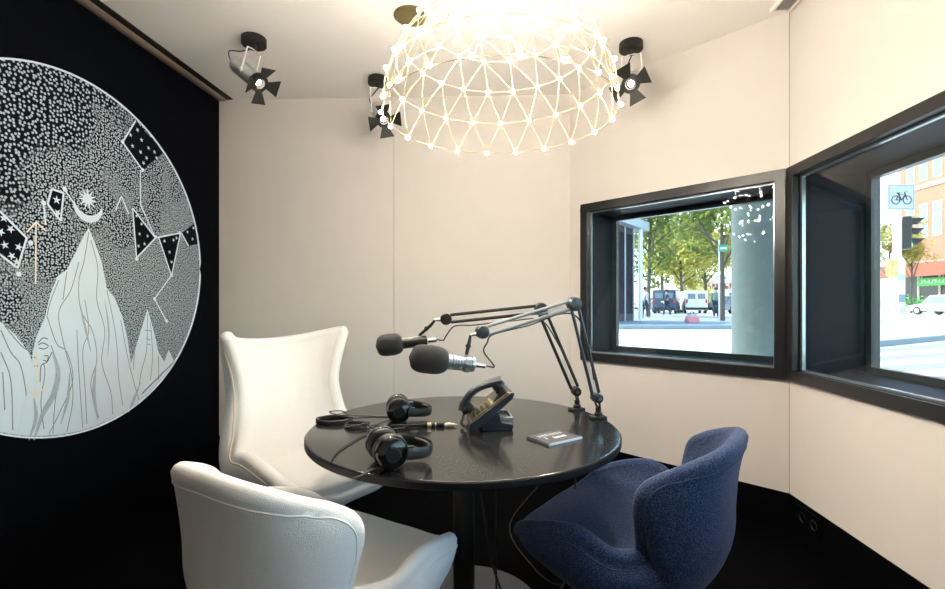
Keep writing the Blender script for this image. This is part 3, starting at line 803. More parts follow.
# ------------------------------------------------------------------ BOOKLET
bk = thing('booklet', 'thin dark booklet with small white lettering lying right of the telephone', 'booklet', at_z(554, 438.5, TZ), R(38))
MB().box((-.078, -.058, .0005), (.078, .058, .0065)).build('pages', M['paper'], bk)
MB().box((-.080, -.0585, .0067), (.080, .060, .0080)).build('front_cover', M['cover'], bk)
MB().box((-.0795, -.0605, .0005), (.0795, -.0587, .0080)).build('spine', M['paper'], bk)
tx = MB(); random.seed(3)
for i in range(7):
    x = -.052+i*.0165
    tx.box((x, .014, .00805), (x+.0028, .036, .0083)).box((x+.0075, .014, .00805), (x+.0103, .036, .0083)).box((x, .020+.005*(i % 3), .00805), (x+.0103, .0235+.005*(i % 3), .0083))
tx.box((-.006, -.020, .00805), (.034, -.008, .0083)).box((-.012, -.024, .00805), (-.006, -.002, .0083)).box((.036, -.022, .00805), (.042, -.004, .0083)).box((-.044, -.014, .00805), (-.039, .006, .0083))
tx.build('lettering', M['paper'], bk)

# ------------------------------------------------------------------ HEADPHONES
def headphones(label, loc, rot):
    t = thing('headphones', label, 'headphones', loc, rot, 'headphones on the table')
    cz = .047; w = .062
    n = 26; band = []; pad = []
    for i in range(n+1):
        a = -PI/2+PI*i/n
        band.append(Vector((.035+.092*math.cos(a), (w+.018)*math.sin(a), cz-.012*math.cos(a))))
        pad.append(Vector((.035+.085*math.cos(a), (w+.010)*math.sin(a), cz-.012*math.cos(a))))
    MB().tube(band, .0155, 10, flat=.22, up=(0, 0, 1)).build('headband', M['leather'], t)
    MB().tube(pad[7:-7], .0135, 10, flat=.45, up=(0, 0, 1)).build('band_pad', M['leather'], t)
    for sg in (-1, 1):
        Mc = rot_to((0, sg, 0), (0, sg*w*.62, cz))
        cp = MB().lathe([(.040, .0), (.044, .006), (.044, .018), (.040, .027), (.030, .033), (.012, .035), (.001, .035)], 32, Mc).build('ear_cup', M['darkgloss'], t)
        MB().tube([Mc @ Vector((.033*math.cos(q), .033*math.sin(q), -.008)) for q in [2*PI*i/28 for i in range(28)]], .0125, 10, closed=True).build('ear_cushion', M['leather'], cp)
        MB().lathe([(.020, .0352), (.0205, .0362), (.0165, .0366), (.016, .0352)], 28, Mc).build('trim_ring', M['black'], cp)
        yk = MB().tube([Vector((.044*math.cos(q), sg*(w*.62+.014), cz+.044*math.sin(q)*1.02)) for q in [R(-80+160*i/16) for i in range(17)]], .0055, 8, flat=.5, up=(0, 1, 0))
        yk.box((.040, sg*(w*.62+.010)-.004, cz-.010), (.062, sg*(w+.016)+.004 if sg > 0 else sg*(w*.62+.010)+.004, cz+.010))
        yk.build('yoke', M['bluegrey'], t)
    MB().tube(crom([(-.02, -w*.62-.01, cz-.038), (-.045, -w*.62-.012, .012), (-.075, -w*.62-.02, .0035), (-.105, -w*.62-.035, .003)], 6), .0026, 6).build('lead', M['black'], t)
    return t
pn = at_z(386, 449, TZ+.047); pf = at_z(398, 409, TZ+.047)
headphones('black headphones nearest the camera at the front left of the table', (pn.x, pn.y, TZ), R(30)).scale = (1.1, 1.1, 1.1)
headphones('black headphones lying behind the front pair on the table', (pf.x, pf.y, TZ), R(16)).scale = (1.08, 1.08, 1.08)
def coil_thing(label, c, r0, turns, rw, tail):
    t = thing('coiled_cable', label, 'cable', (c.x, c.y, TZ), 0, 'coiled cables on the table')
    random.seed(int(r0*1000)); pts = []
    for i in range(turns*20+1):
        a = i*2*PI/20; k = i//20
        rr = r0*(1+.06*math.sin(a*1.37)+.05*math.sin(k*2.1))
        pts.append(Vector((rr*math.cos(a)*1.15, rr*math.sin(a)*.95, .004+.0035*(k % 4)+.0015*math.sin(a*2+k))))
    MB().tube(pts, rw, 6).build('coil', M['black'], t)
    MB().tube(crom([pts[-1]]+[Vector(q) for q in tail], 8), rw*.8, 6).build('loose_end', M['black'], t)
    MB().tube([(r0*1.15-.012, -.006, .002), (r0*1.15-.014, 0, .020), (r0*1.15+.014, 0, .020), (r0*1.15+.012, -.006, .002)], .0035, 6).build('tie', M['leather'], t)
    return t
c1 = at_z(334, 422, TZ); coil_thing('larger round coil of black cable at the left edge of the table', c1, .056, 9, .0032, [(.02, .06, .03), (-.03, .03, .035), (-.01, .07, .014), (.10, .10, .004), (.2, .10, .003)])
c2 = at_z(356, 427, TZ); coil_thing('smaller coil of black cable between the large coil and the headphones', c2, .034, 6, .003, [(.06, .0, .003), (.12, -.03, .003), (.20, -.02, .003)])
j = at_z(432, 427, TZ)
jk = thing('jack_plug', 'slim black plug with gold rings and cream tip behind the front headphones', 'cable plug', (j.x, j.y, TZ), R(8))
Mx = rot_to((1, 0, 0), (0, 0, .0085))
MB().lathe([(.004, -.16), (.004, -.055), (.0065, -.05), (.0085, -.03), (.0085, .045), (.006, .048), (.001, .048)], 16, Mx).build('handle', M['black'], jk)
MB().lathe([(.0092, -.018), (.0092, -.004), (.0086, -.003)], 16, Mx).lathe([(.0092, .012), (.0092, .016), (.0086, .017)], 16, Mx).build('gold_ring', M['brass'], jk)
MB().lathe([(.005, .0485), (.012, .058), (.013, .066), (.008, .085), (.0015, .10)], 16, Mx @ Matrix.Scale(.62, 4, (0, 1, 0))).build('tip', M['cream'], jk)
tag(MB().tube(crom([at_z(423, 421, TZ+.004), at_z(400, 428, TZ+.004), at_z(368, 434, TZ+.004), at_z(352, 442, TZ+.004), at_z(337, 452, TZ+.004), at_z(330, 462, TZ+.004)], 8), .0025, 6).build('headphone_cable', M['black']), 'thin black lead trailing past the front headphones to the table edge', 'cable')

# cables under the table
def flr(px, py): return at_z(px, py, .008)
hang = [at_t(506, 494, 1.62), at_t(510, 520, 1.62), at_t(513, 548, 1.64)]
def under(label, pts, r=.0035): return tag(MB().tube(crom(pts, 10), r, 6).build('floor_cable', M['black']), label, 'cable', 'cables hanging under the table')
zt = TZ-.034
under('cable hanging straight down below the table right of the column', [Vector((-.06, 1.75, zt)), Vector((-.055, 1.74, .55)), Vector((-.05, 1.72, .35)), Vector((-.045, 1.70, .10)), Vector((.0, 1.75, .012)), Vector((.18, 1.95, .008)), Vector((.3, 2.3, .008)), Vector((.42, 2.9, .008))])
under('cable sagging from the column towards the blue armchair below the table', [Vector((-.14, 1.82, zt)), Vector((-.11, 1.78, .5)), Vector((-.06, 1.73, .25)), Vector((.02, 1.7, .10)), Vector((.12, 1.78, .02)), Vector((.25, 2.0, .008)), Vector((.5, 2.5, .008)), Vector((.9, 2.8, .008))], .0045)
under('cable dropping below the table under the boom arm clamps', [Vector((.30, 2.12, zt)), Vector((.29, 2.1, .5)), Vector((.26, 2.06, .2)), Vector((.22, 2.04, .02)), Vector((.1, 2.2, .008)), Vector((.0, 2.6, .008)), Vector((.2, 3.2, .008))])

# ------------------------------------------------------------------ OUTSIDE
G = .45
M['paving'] = mat('pale paving', (.60, .585, .55), .85, 0, .08, 1.2, .1, 20)
M['asphalt'] = mat('road surface', (.24, .24, .25), .9, 0, .12, 2, .1, 60)
M['kerb'] = mat('grey kerb stone', (.20, .235, .25), .8, 0, .15, 6)
M['stripe'] = mat('white road paint', (.80, .80, .78), .7, 0, .05, 6)
M['concrete'] = mat('grey concrete', (.15, .185, .19), .85, 0, .16, 14, .2, 60)
M['brick'] = mat('orange brick', (.46, .175, .11), .85, 0, .14, 3, .1, 30)
M['stone'] = mat('pale stone trim', (.66, .56, .46), .8, 0, .06, 6)
M['winglass'] = mat('street window glass', (.16, .21, .25), .12, 0, .3, 2)
M['fascia'] = mat('red brown shop sign', (.33, .095, .055), .6, 0, .2, 4)
M['green'] = mat('bright green sign', (.05, .42, .06), .5, 0, .1, 4)
M['canopy'] = mat('grey canopy', (.42, .46, .48), .6, 0, .1, 3)
M['darkwall'] = mat('dark facade', (.022, .028, .04), .35, 0, .3, 2)
M['bark'] = mat('grey bark', (.12, .10, .08), .9, 0, .3, 8, .4, 20)
def leafmat(name, c):
    m, t, b = nt(name)
    tc = t.nodes.new('ShaderNodeTexCoord'); nz = t.nodes.new('ShaderNodeTexNoise'); nz.inputs['Scale'].default_value = 2.2
    t.links.new(tc.outputs['Object'], nz.inputs['Vector'])
    mx = t.nodes.new('ShaderNodeMix'); mx.data_type = 'RGBA'
    mx.inputs['A'].default_value = (*[q*.55 for q in c], 1); mx.inputs['B'].default_value = (*[min(1, q*1.45) for q in c], 1)
    t.links.new(nz.outputs['Fac'], mx.inputs['Factor']); t.links.new(mx.outputs['Result'], b.inputs['Base Color'])
    tl = t.nodes.new('ShaderNodeBsdfTranslucent'); t.links.new(mx.outputs['Result'], tl.inputs['Color'])
    ms = t.nodes.new('ShaderNodeMixShader'); ms.inputs['Fac'].default_value = .6
    t.links.new(b.outputs['BSDF'], ms.inputs[1]); t.links.new(tl.outputs['BSDF'], ms.inputs[2])
    t.links.new(ms.outputs['Shader'], t.nodes['Material Output'].inputs['Surface']); b.inputs['Roughness'].default_value = .6
    return m
M['leaf'] = leafmat('olive green leaves', (.20, .24, .06)); M['leaf2'] = leafmat('yellow green leaves', (.48, .44, .11)); M['leaf3'] = leafmat('dark green leaves', (.09, .14, .05))
oq = B+n1*TH
gp = [(XR+TH, -9), (XR+TH, 2.855), (oq.x, oq.y), (-3, oq.y+.02), (-45, 6), (-45, 130), (110, 130), (110, -9)]
MB().prism(gp, G-.25, G).build('plaza_paving', M['paving'], kind='structure')
# concrete column outside the angled window
colx, coly = 2.055, 3.875
oc = thing('concrete_column', 'thick grey concrete column outside, filling the far side of the smaller window', 'column', (colx, coly, G))
MB().lathe([(.28, 0), (.28, 2.7), (.001, 2.7)], 48).build('shaft', M['concrete'], oc)
MB().lathe([(.281, 2.62), (.33, 2.70), (.33, 2.859), (.001, 2.859)], 48).build('capital', M['concrete'], oc)
ov = [Cc+n1*.43-e1*.5, Cc+n1*1.8-e1*.5, Cc+n1*1.8+e1*3.2, Cc+n1*.43+e1*3.2]
MB().prism([tuple(q) for q in ov], 3.31, 4.0).build('shade_overhang', M['concrete'], kind='structure')  # unseen overhang, added to keep the sun off the column
# low kerb across the square, cobbled strip behind it
a, b = at_z(600, 329.5, G), at_z(760, 329.5, G)
ku = (b-a); ku.z = 0; kl = ku.length; ku.normalize(); kv = Vector((-ku.y, ku.x, 0))
MK = Matrix(((ku.x, kv.x, 0, a.x), (ku.y, kv.y, 0, a.y), (0, 0, 1, G), (0, 0, 0, 1)))
tag(MB().box((-3, 0, 0), (kl+2, .5, .13), MK).build('low_kerb', M['kerb'], bevel=.01), 'long low grey kerb crossing the square outside the smaller window', 'kerb')
MB().box((-6, .9, 0), (kl+8, 36, .01), MK).build('square_surface', mat('blue grey setts', (.24, .27, .33), .8, 0, .25, 3), kind='structure')

def tree(label, px, t, h, tr, crown, cz, n, lm, leaf=.22, seed=1, group='trees on the square outside'):
    random.seed(seed)
    p = at_t(px, 300, t)
    tt = thing('tree', label, 'tree', (p.x, p.y, G), 0, group)
    tk = MB()
    top = Vector((random.uniform(-.3, .3), random.uniform(-.3, .3), cz))
    tk.tube(crom([(0, 0, 0), (.03, .02, h*.3), (top.x*.5, top.y*.5, cz*.7), top], 4), [tr*(1-.6*i/12) for i in range(13)], 8)
    ends = []
    for k in range(9):
        a = k*2.4; z0 = cz*(.45+.05*k)
        e = Vector((math.cos(a)*crown*.75, math.sin(a)*crown*.75, cz+random.uniform(-.3, .6)*crown)); ends.append(e)
        tk.tube([(top.x*.5, top.y*.5, z0), e*.5+Vector((0, 0, z0*.5+.2)), e], [tr*.4, tr*.25, tr*.1], 5)
    tk.build('trunk', M['bark'], tt)
    f = MB()
    cl = [(Vector((random.gauss(0, .45)*crown, random.gauss(0, .45)*crown, cz+random.gauss(.1, .38)*crown)), random.uniform(.22, .42)*crown) for _ in range(26)]
    for k in range(n):
        c, r_ = random.choice(cl)
        d = Vector((random.gauss(0, 1), random.gauss(0, 1), random.gauss(0, .8))).normalized()*r_*random.uniform(.4, 1)
        q = c+d; u = Vector((random.gauss(0, 1), random.gauss(0, 1), random.gauss(0, 1))).normalized(); w_ = u.orthogonal().normalized()
        s = leaf*random.uniform(.6, 1.2)
        o = len(f.v); f.v += [q-u*s, q+w_*s*.5, q+u*s, q-w_*s*.5]; f.f.append([o, o+1, o+2, o+3])
    f.build('foliage', lm, tt)
    return tt
tree('tall tree with pale slim trunk standing left in the smaller window', 648, 30, 3, .17, 4.0, 6.2, 3800, M['leaf'], seed=2)
tree('tree with dark slim trunk standing just beside the concrete column', 722, 22, 3, .14, 3.0, 5.4, 3200, M['leaf'], .17, seed=5)
tree('sunlit yellow green tree in the middle of the smaller window', 682, 44, 3, .2, 4.6, 5.8, 5200, M['leaf2'], .26, seed=8)
tree('dark green tree behind the pale trunked tree', 662, 52, 4, .25, 6.0, 9.5, 3000, M['leaf3'], .34, seed=11)
tree('yellow green tree behind the parked white van', 706, 56, 4, .22, 5.6, 7.0, 5200, M['leaf2'], .34, seed=14)
tree('small tree growing between traffic light and brick building', 911, 42, 2, .1, 1.6, 5.4, 1800, M['leaf2'], .14, seed=20, group='trees by the brick building')
tree('bushy tree at the far corner of the brick building', 889, 42, 2, .1, 2.4, 6.2, 2400, M['leaf2'], .2, seed=23, group='trees by the brick building')

def vehicle(label, name, px, t, rot, m, L_, W_, H_, van=False, group=None):
    p = at_t(px, 300, t); v = thing(name, label, 'van' if van else 'car', (p.x, p.y, G), rot, group)
    hb = H_*.55
    Ms = Matrix(((1, 0, 0, 0), (0, 0, -1, 0), (0, 1, 0, 0), (0, 0, 0, 1)))
    l = L_/2
    if van: prof = [(-l, .28), (-l, H_-.12), (-l+.10, H_), (l*.45, H_), (l*.62, H_-.12), (l*.78, hb+.12), (l, hb-.08), (l, .28)]
    else: prof = [(-l, .28), (-l, hb), (-l+.12, hb+.06), (-l*.62, H_-.06), (-l*.45, H_), (l*.15, H_), (l*.48, hb+.04), (l*.96, hb-.12), (l, .3)]
    MB().prism(prof, -W_/2, W_/2, Ms).build('body', m, v, bevel=.04)
    for sg in (-1, 1):
        s = MB()
        if van: poly = [(l*.42, H_-.14), (l*.02, H_-.14), (l*.02, hb+.08), (l*.66, hb+.08)]
        else: poly = [(-l*.42, H_-.10), (l*.13, H_-.10), (l*.40, hb+.06), (-l*.60, hb+.06)]
        s.prism(poly, sg*W_/2-.012, sg*W_/2+.012, Ms); s.build('side_window', M['winglass'], v)
        for wx in (-l*.62, l*.62):
            wl = MB().lathe([(.10, -.10), (.30, -.10), (.32, -.06), (.32, .06), (.30, .10), (.10, .10)], 20, Matrix.Translation((wx, sg*(W_/2-.08), .32)) @ Matrix.Rotation(PI/2, 4, 'X')).build('wheel', M['black'], v)
            MB().lathe([(.19, .1005*sg), (.18, .112*sg), (.001, .112*sg)], 16, Matrix.Translation((wx, sg*(W_/2-.08), .32)) @ Matrix.Rotation(-PI/2, 4, 'X')).build('hub_cap', M['alu'], wl)
        MB().cbox((-l-.005, sg*(W_/2-.12), hb-.02), (.03, .14, .34 if van else .16)).build('tail_light', M['redlamp'], v)
        if van: MB().cbox((-l-.006, sg*W_*.22, H_-.48), (.02, W_*.34, .46)).build('rear_window', M['winglass'], v)
    if not van: MB().add([(-l*.93, -W_*.4, hb+.09), (-l*.93, W_*.4, hb+.09), (-l*.64, W_*.36, H_-.10), (-l*.64, -W_*.36, H_-.10), (-l*.97, -W_*.4, hb+.09), (-l*.97, W_*.4, hb+.09), (-l*.68, W_*.36, H_-.08), (-l*.68, -W_*.36, H_-.08)], [(0,1,2,3),(7,6,5,4),(0,4,5,1),(1,5,6,2),(2,6,7,3),(3,7,4,0)]).build('rear_window', M['winglass'], v)
    MB().cbox((-l-.02, 0, .42), (.10, W_*.96, .20)).build('bumper', M['black'], v, bevel=.02)
    MB().cbox((-l-.012, 0, hb-.10), (.02, .46, .12)).build('number_plate', M['plate'], v)
    return v
M['redlamp'] = mat('red lamp', (.45, .03, .03), .3); M['plate'] = mat('pale yellow plate', (.75, .68, .25), .5)
M['carwhite'] = mat('white car paint', (.72, .73, .74), .25, 0, .03, 4, coat=.4); M['cargrey'] = mat('grey car paint', (.22, .24, .27), .25, .3, .05, 4, coat=.4)
M['carblue'] = mat('blue car paint', (.045, .075, .13), .25, .2, .05, 4, coat=.4); M['carsilver'] = mat('silver car paint', (.46, .50, .54), .25, .4, .05, 4, coat=.4)
vh = R(62)
vehicle('white van parked with its rear doors facing the smaller window', 'van', 692.5, 42, R(78), M['carwhite'], 4.2, 1.75, 1.95, True, 'cars parked on the square')
vehicle('dark blue van parked left of the white van', 'van', 667, 41, R(66), M['carblue'], 4.4, 1.8, 2.0, True, 'cars parked on the square')
vehicle('silver car parked behind the pale tree trunk at the far left', 'car', 655, 46, R(40), M['carsilver'], 4.2, 1.75, 1.5, False, 'cars parked on the square')
vehicle('grey car parked furthest right, partly behind the concrete column', 'car', 735, 40, R(25), M['cargrey'], 4.2, 1.75, 1.5, False, 'cars parked on the square')
vehicle('white car parked in the street before the green shop sign', 'car', 946, 34, R(95), M['carwhite'], 4.2, 1.75, 1.45, False)

def skinmesh(name, pts, edges, rad, m, parent, root=0):
    me = bpy.data.meshes.new(name); me.from_pydata([tuple(p) for p in pts], edges, [])
    o = bpy.data.objects.new(name, me); C.objects.link(o); o.parent = parent
    sk_ = o.modifiers.new('skin', 'SKIN'); sk_.use_smooth_shade = True
    for i, r_ in enumerate(rad):
        q = me.skin_vertices[0].data[i]; q.radius = (r_, r_); q.use_root = (i == root)
    sb = o.modifiers.new('subsurf', 'SUBSURF'); sb.levels = 1; sb.render_levels = 1
    me.materials.append(m); return o
M['skin'] = mat('skin', (.55, .34, .24), .6); M['hairdark'] = mat('brown hair', (.05, .03, .02), .8)
def person(label, px, t, rot, jacket, trousers, walk=.12, group='people on the square'):
    p = at_t(px, 300, t); r_ = thing('person', label, 'person', (p.x, p.y, G), rot, group)
    def sk(sg): return [(sg*.09, 0, .90), (sg*.10, sg*walk*.6+.02, .50), (sg*.10, sg*walk, .08), (sg*.10, sg*walk+.14, .03)]
    P_ = [(0, 0, .93), (0, .0, 1.15), (0, -.01, 1.38), (0, 0, 1.47), (0, .02, 1.56), (0, .02, 1.70)]
    Rr = [.13, .125, .14, .055, .09, .07]; E = [(0,1),(1,2),(2,3),(3,4),(4,5)]
    for sg in (-1, 1):
        b = len(P_); P_ += sk(sg); Rr += [.085, .06, .042, .035]; E += [(0,b),(b,b+1),(b+1,b+2),(b+2,b+3)]
        b = len(P_); P_ += [(sg*.19, 0, 1.38), (sg*.23, -sg*walk*.5, 1.12), (sg*.22, -sg*walk*.7+.08, .88), (sg*.22, -sg*walk*.7+.11, .80)]; Rr += [.055, .042, .032, .03]; E += [(2,b),(b,b+1),(b+1,b+2),(b+2,b+3)]
    skinmesh('body', P_, E, Rr, M['skin'], r_)
    J = [(0, 0, .90), (0, 0, 1.15), (0, -.01, 1.38), (0, 0, 1.46)]; JR = [.165, .15, .165, .07]; JE = [(0,1),(1,2),(2,3)]
    for sg in (-1, 1):
        b = len(J); J += [(sg*.19, 0, 1.38), (sg*.23, -sg*walk*.5, 1.12), (sg*.22, -sg*walk*.7+.07, .90)]; JR += [.075, .06, .05]; JE += [(2,b),(b,b+1),(b+1,b+2)]
    skinmesh('jacket', J, JE, JR, jacket, r_)
    T = [(0, 0, .93)]; TR = [.15]; TE = []
    for sg in (-1, 1):
        b = len(T); T += sk(sg)[:3]; TR += [.105, .075, .06]; TE += [(0,b),(b,b+1),(b+1,b+2)]
    skinmesh('trousers', T, TE, TR, trousers, r_)
    MB().ball((0, -.005, 1.665), .105, 12, 8, (.92, 1.0, 1.0)).build('hair', M['hairdark'], r_)
    return r_
M['jgreen'] = mat('grey green jacket', (.16, .24, .20), .8); M['jblue'] = mat('dark blue jacket', (.03, .045, .09), .8); M['jgrey'] = mat('pale jacket', (.45, .45, .47), .8)
M['denim'] = mat('dark trousers', (.03, .04, .06), .8)
person('standing person in grey green jacket between white van and tree trunk', 716, 27, R(160), M['jgreen'], M['denim'])
person('person in dark blue jacket walking before the dark van', 667, 31, R(80), M['jblue'], M['denim'], .2)
person('person in pale jacket standing near the dark entrance wing', 645, 26, R(-60), M['jgrey'], M['denim'], .1)
bp_ = at_z(692, 323, G)
bg_ = thing('bag', 'pink and white bag standing on the square behind the low kerb', 'bag', (bp_.x, bp_.y, G+.0105), R(20))
MB().prism([(-.26, 0), (.26, 0), (.28, .10), (.22, .26), (-.20, .28), (-.28, .12)], -.14, .14, Matrix(((1,0,0,0),(0,0,-1,0),(0,1,0,0),(0,0,0,1)))).build('body', mat('pink cloth', (.75, .25, .27), .8), bg_, bevel=.03)
MB().prism([(-.20, .255), (.20, .24), (.16, .36), (-.12, .38)], -.10, .10, Matrix(((1,0,0,0),(0,0,-1,0),(0,1,0,0),(0,0,0,1)))).build('flap', M['jgrey'], bg_, bevel=.02)
MB().tube(crom([(-.10, 0, .37), (-.07, 0, .45), (.07, 0, .45), (.10, 0, .35)], 5), .014, 6).build('handle', M['black'], bg_)

# dark entrance wing with white post and canopy, left in the smaller window
wa, wbp = at_t(596, 300, 19), at_t(633, 300, 22)
eu = Vector((wbp.x-wa.x, wbp.y-wa.y, 0)); el_ = eu.length; eu.normalize(); ev_ = Vector((-eu.y, eu.x, 0))
ME = Matrix(((eu.x, ev_.x, 0, wa.x), (eu.y, ev_.y, 0, wa.y), (0, 0, 1, G), (0, 0, 0, 1)))
ew = thing('entrance_wing', 'dark glazed entrance wing with canopy at the edge of the square', 'building', (0, 0, 0))
MB().box((-2, 0, 0), (el_, 3, 4.9), ME).build('wall', M['darkwall'], ew)
for k in range(3):
    MB().box((el_-1.0*k-.92, -.02, .35), (el_-1.0*k-.08, .01, 4.0), ME).build('window', M['jamb'], ew)
    MB().box((el_-1.0*k-.04, -.05, 0), (el_-1.0*k+.04, -.0005, 4.9), ME).build('mullion', M['canopy'], ew)
MB().box((-2, -.4, 4.3), (el_+1.0, 3, 4.7), ME).build('canopy', M['canopy'], ew)
MB().tube([ME @ Vector((el_+.25, -.25, 0)), ME @ Vector((el_+.25, -.25, 4.3))], .10, 14).build('post', M['whiteplastic'], ew)

# low white shop far behind the cars
p = at_t(716, 300, 72); ls = thing('shop', 'low white shop with red lettered sign far behind the parked cars', 'building', (p.x, p.y, G), PSI-R(12)); ls.scale = (1.16, 1.16, 1.16)
MB().box((-4.5, 0, 0), (7, 6, 4.6)).build('wall', M['stripe'], ls)
MB().box((-2.3, -.25, 2.5), (6.6, -.0005, 3.6)).build('sign', M['stone'], ls)
sg_ = MB(); random.seed(4); x = -2.1
while x < 6.2:
    ww = random.choice((.3, .42, .5)); sg_.box((x, -.29, 2.72), (x+.12, -.2505, 3.4)).box((x, -.29, random.choice((2.72, 3.0, 3.28))), (x+ww, -.2505, random.choice((3.1, 3.4)))); x += ww+.16
sg_.build('lettering', M['fascia'], ls)
for k in range(4): MB().box((-3.8+k*2.7, -.03, .3), (-1.7+k*2.7, .0, 2.2)).build('window', M['winglass'], ls)

# street furniture before the larger window
isl = [at_z(846, 349, G), at_z(1000, 333.5, G), at_z(1000, 321, G), at_z(846, 323.5, G)]
MB().prism([(p.x, p.y) for p in isl], G, G+.10).build('pavement_island', M['paving'], kind='structure')
MB().prism([(p.x, p.y) for p in (at_z(840, 351, G), at_z(1000, 334.6, G), at_z(1000, 333.6, G), at_z(846, 349.2, G))], G, G+.105).build('island_kerb', M['kerb'], kind='structure')
zc = thing('zebra_crossing', 'white striped pedestrian crossing on the road before the larger window', 'crossing', at_z(915, 362, G))
zo = Vector(zc.location)
MB().prism([((p-zo).x, (p-zo).y) for p in (at_z(850, 352.5, G), at_z(1010, 336, G), at_z(1010, 420, G), at_z(850, 420, G))], .0005, .008).build('road', M['asphalt'], zc)
for y0, y1 in ((352, 356), (361, 366), (373, 379.5), (390, 400)):
    MB().prism([((p-zo).x, (p-zo).y) for p in (at_z(856, y1+3, G), at_z(1000, y1-7, G), at_z(1000, y0-7, G), at_z(856, y0+3, G))], .0085, .0125).build('stripe', M['stripe'], zc)
pp = at_t(897, 300, 11.6); 
rt = Vector((math.cos(PSI), math.sin(PSI), 0)); fw = Vector((-math.sin(PSI), math.cos(PSI), 0))
MPole = Matrix(((rt.x, fw.x, 0, 0), (rt.y, fw.y, 0, 0), (0, 0, 1, 0), (0, 0, 0, 1)))
po = thing('signal_post', 'thick white post with stickers standing on the pavement island', 'post', (pp.x, pp.y, G+.10), 0)
MB().lathe([(.15, 0), (.15, 1.75), (.12, 1.80), (.085, 1.85), (.085, 3.0), (.06, 3.03), (.06, 3.9), (.001, 3.9)], 28).build('shaft', M['whiteplastic'], po)
for k, (zz, hh, mm) in enumerate(((1.25, .16, 'canopy'), (.72, .2, 'inkgrey'), (.45, .14, 'canopy'))):
    s = MB(); vs = []
    for i in range(9):
        a = -PI/2-.7+1.3*i/8+PSI+.15*k
        for rr in (.1505, .1525):
            for z_ in (zz, zz+hh): vs.append((rr*math.cos(a), rr*math.sin(a), z_))
    fs = []
    for i in range(8):
        o = i*4; fs += [(o, o+4, o+5, o+1), (o+2, o+3, o+7, o+6), (o, o+2, o+6, o+4), (o+1, o+5, o+7, o+3)]
    fs += [(0, 1, 3, 2), (32, 34, 35, 33)]
    s.add(vs, fs); s.build('sticker', M[mm], po)
M['signshade'] = mat('shaded white sign board', (.42, .44, .46), .5, 0, .05, 6)  # white board greyed, the shade of its back-lit side put into the colour
# bicycle sign
bs = thing('bicycle_sign', 'square white sign with black bicycle on top of the white post', 'sign', (pp.x, pp.y, 0), 0)
zc_ = 1.22+11.5*(HY-197)/F
Mb = MPole.copy(); Mb.translation = MPole @ Vector((.03, -.075, 0)); Mb.translation.z = zc_
MB().box((-.33, -.012, -.31), (.33, .006, .31), Mb).build('board', M['signshade'], bs, bevel=.004)
ring(MB(), -.31, .31, -.29, .29, .014, -.0145, -.0122, Mb).build('border', M['inkgrey'], bs)
MB().box((-.05, .0062, -.06), (.05, .02, .06), Mb).build('bracket', M['steel'], bs)
bc = MB()
def bl(pts, r=.011): bc.tube([(x, -.0145, z) for x, z in pts], r, 6, Mx=Mb, flat=.5, up=(0, 1, 0)) if False else bc.tube([Mb @ Vector((x, -.0155, z)) for x, z in pts], r, 6)
for cx_ in (-.14, .14): bc.tube([Mb @ Vector((cx_+.10*math.cos(a), -.0155, -.07+.10*math.sin(a))) for a in [2*PI*i/24 for i in range(24)]], .010, 6, closed=True)
bl([(-.14, -.07), (-.06, .06), (.09, .06), (.0, -.07), (-.14, -.07)]); bl([(-.08, .10), (.0, -.07)]); bl([(.14, -.07), (.07, .12), (.13, .13)]); bl([(-.12, .10), (-.05, .10)], .014)
bc.build('bicycle', M['black'], bs)
# traffic light
tlp = Vector((pp.x, pp.y, 0))+rt*.25-fw*.02
tl = thing('traffic_light', 'black traffic light with three visors and green lamp on the white post', 'traffic light', (tlp.x, tlp.y, 1.22+11.5*(HY-232.5)/F))
fd_ = (rt*.80-fw*.60).normalized()
Mt = Matrix(((fd_.x, -fd_.y, 0, 0), (fd_.y, fd_.x, 0, 0), (0, 0, 1, 0), (0, 0, 0, 1)))
MB().box((-.11, -.14, -.40), (.06, .14, .40), Mt).build('housing', M['black'], tl, bevel=.03)
MB().tube([Mt @ Vector((-.09, 0, .2)), Vector((-rt.x*.17, -rt.y*.17, .2))], .02, 8).build('bracket', M['black'], tl)
M['greenlamp'] = glow('green lamp', (.05, .9, .45), 2.0); M['offlamp'] = mat('unlit lamp glass', (.04, .03, .03), .2)
for k, zz in enumerate((.25, 0, -.25)):
    lp = MB().lathe([(.105, 0), (.105, .012), (.06, .02), (.001, .022)], 20, Mt @ rot_to((1, 0, 0), (.0605, 0, zz))).build('lamp', M['greenlamp' if k == 2 else 'offlamp'], tl)
    vz = MB(); vs = []
    for i in range(13):
        a = R(-10+200*i/12); ln = .24 if True else 0
        for rr in (.112, .118):
            vs.append(Mt @ Vector((.061, rr*math.cos(a), zz+rr*math.sin(a)))); vs.append(Mt @ Vector((.061+ln*(.55+.45*math.sin(max(a, 0)) if a > 0 else .55), rr*math.cos(a), zz+rr*math.sin(a)-.02)))
    fs = []
    for i in range(12):
        o = i*4; fs += [(o, o+4, o+5, o+1), (o+2, o+3, o+7, o+6), (o, o+2, o+6, o+4), (o+1, o+5, o+7, o+3)]
    fs += [(0, 1, 3, 2), (48, 50, 51, 49)]
    vz.add(vs, fs); vz.build('visor', M['black'], lp)
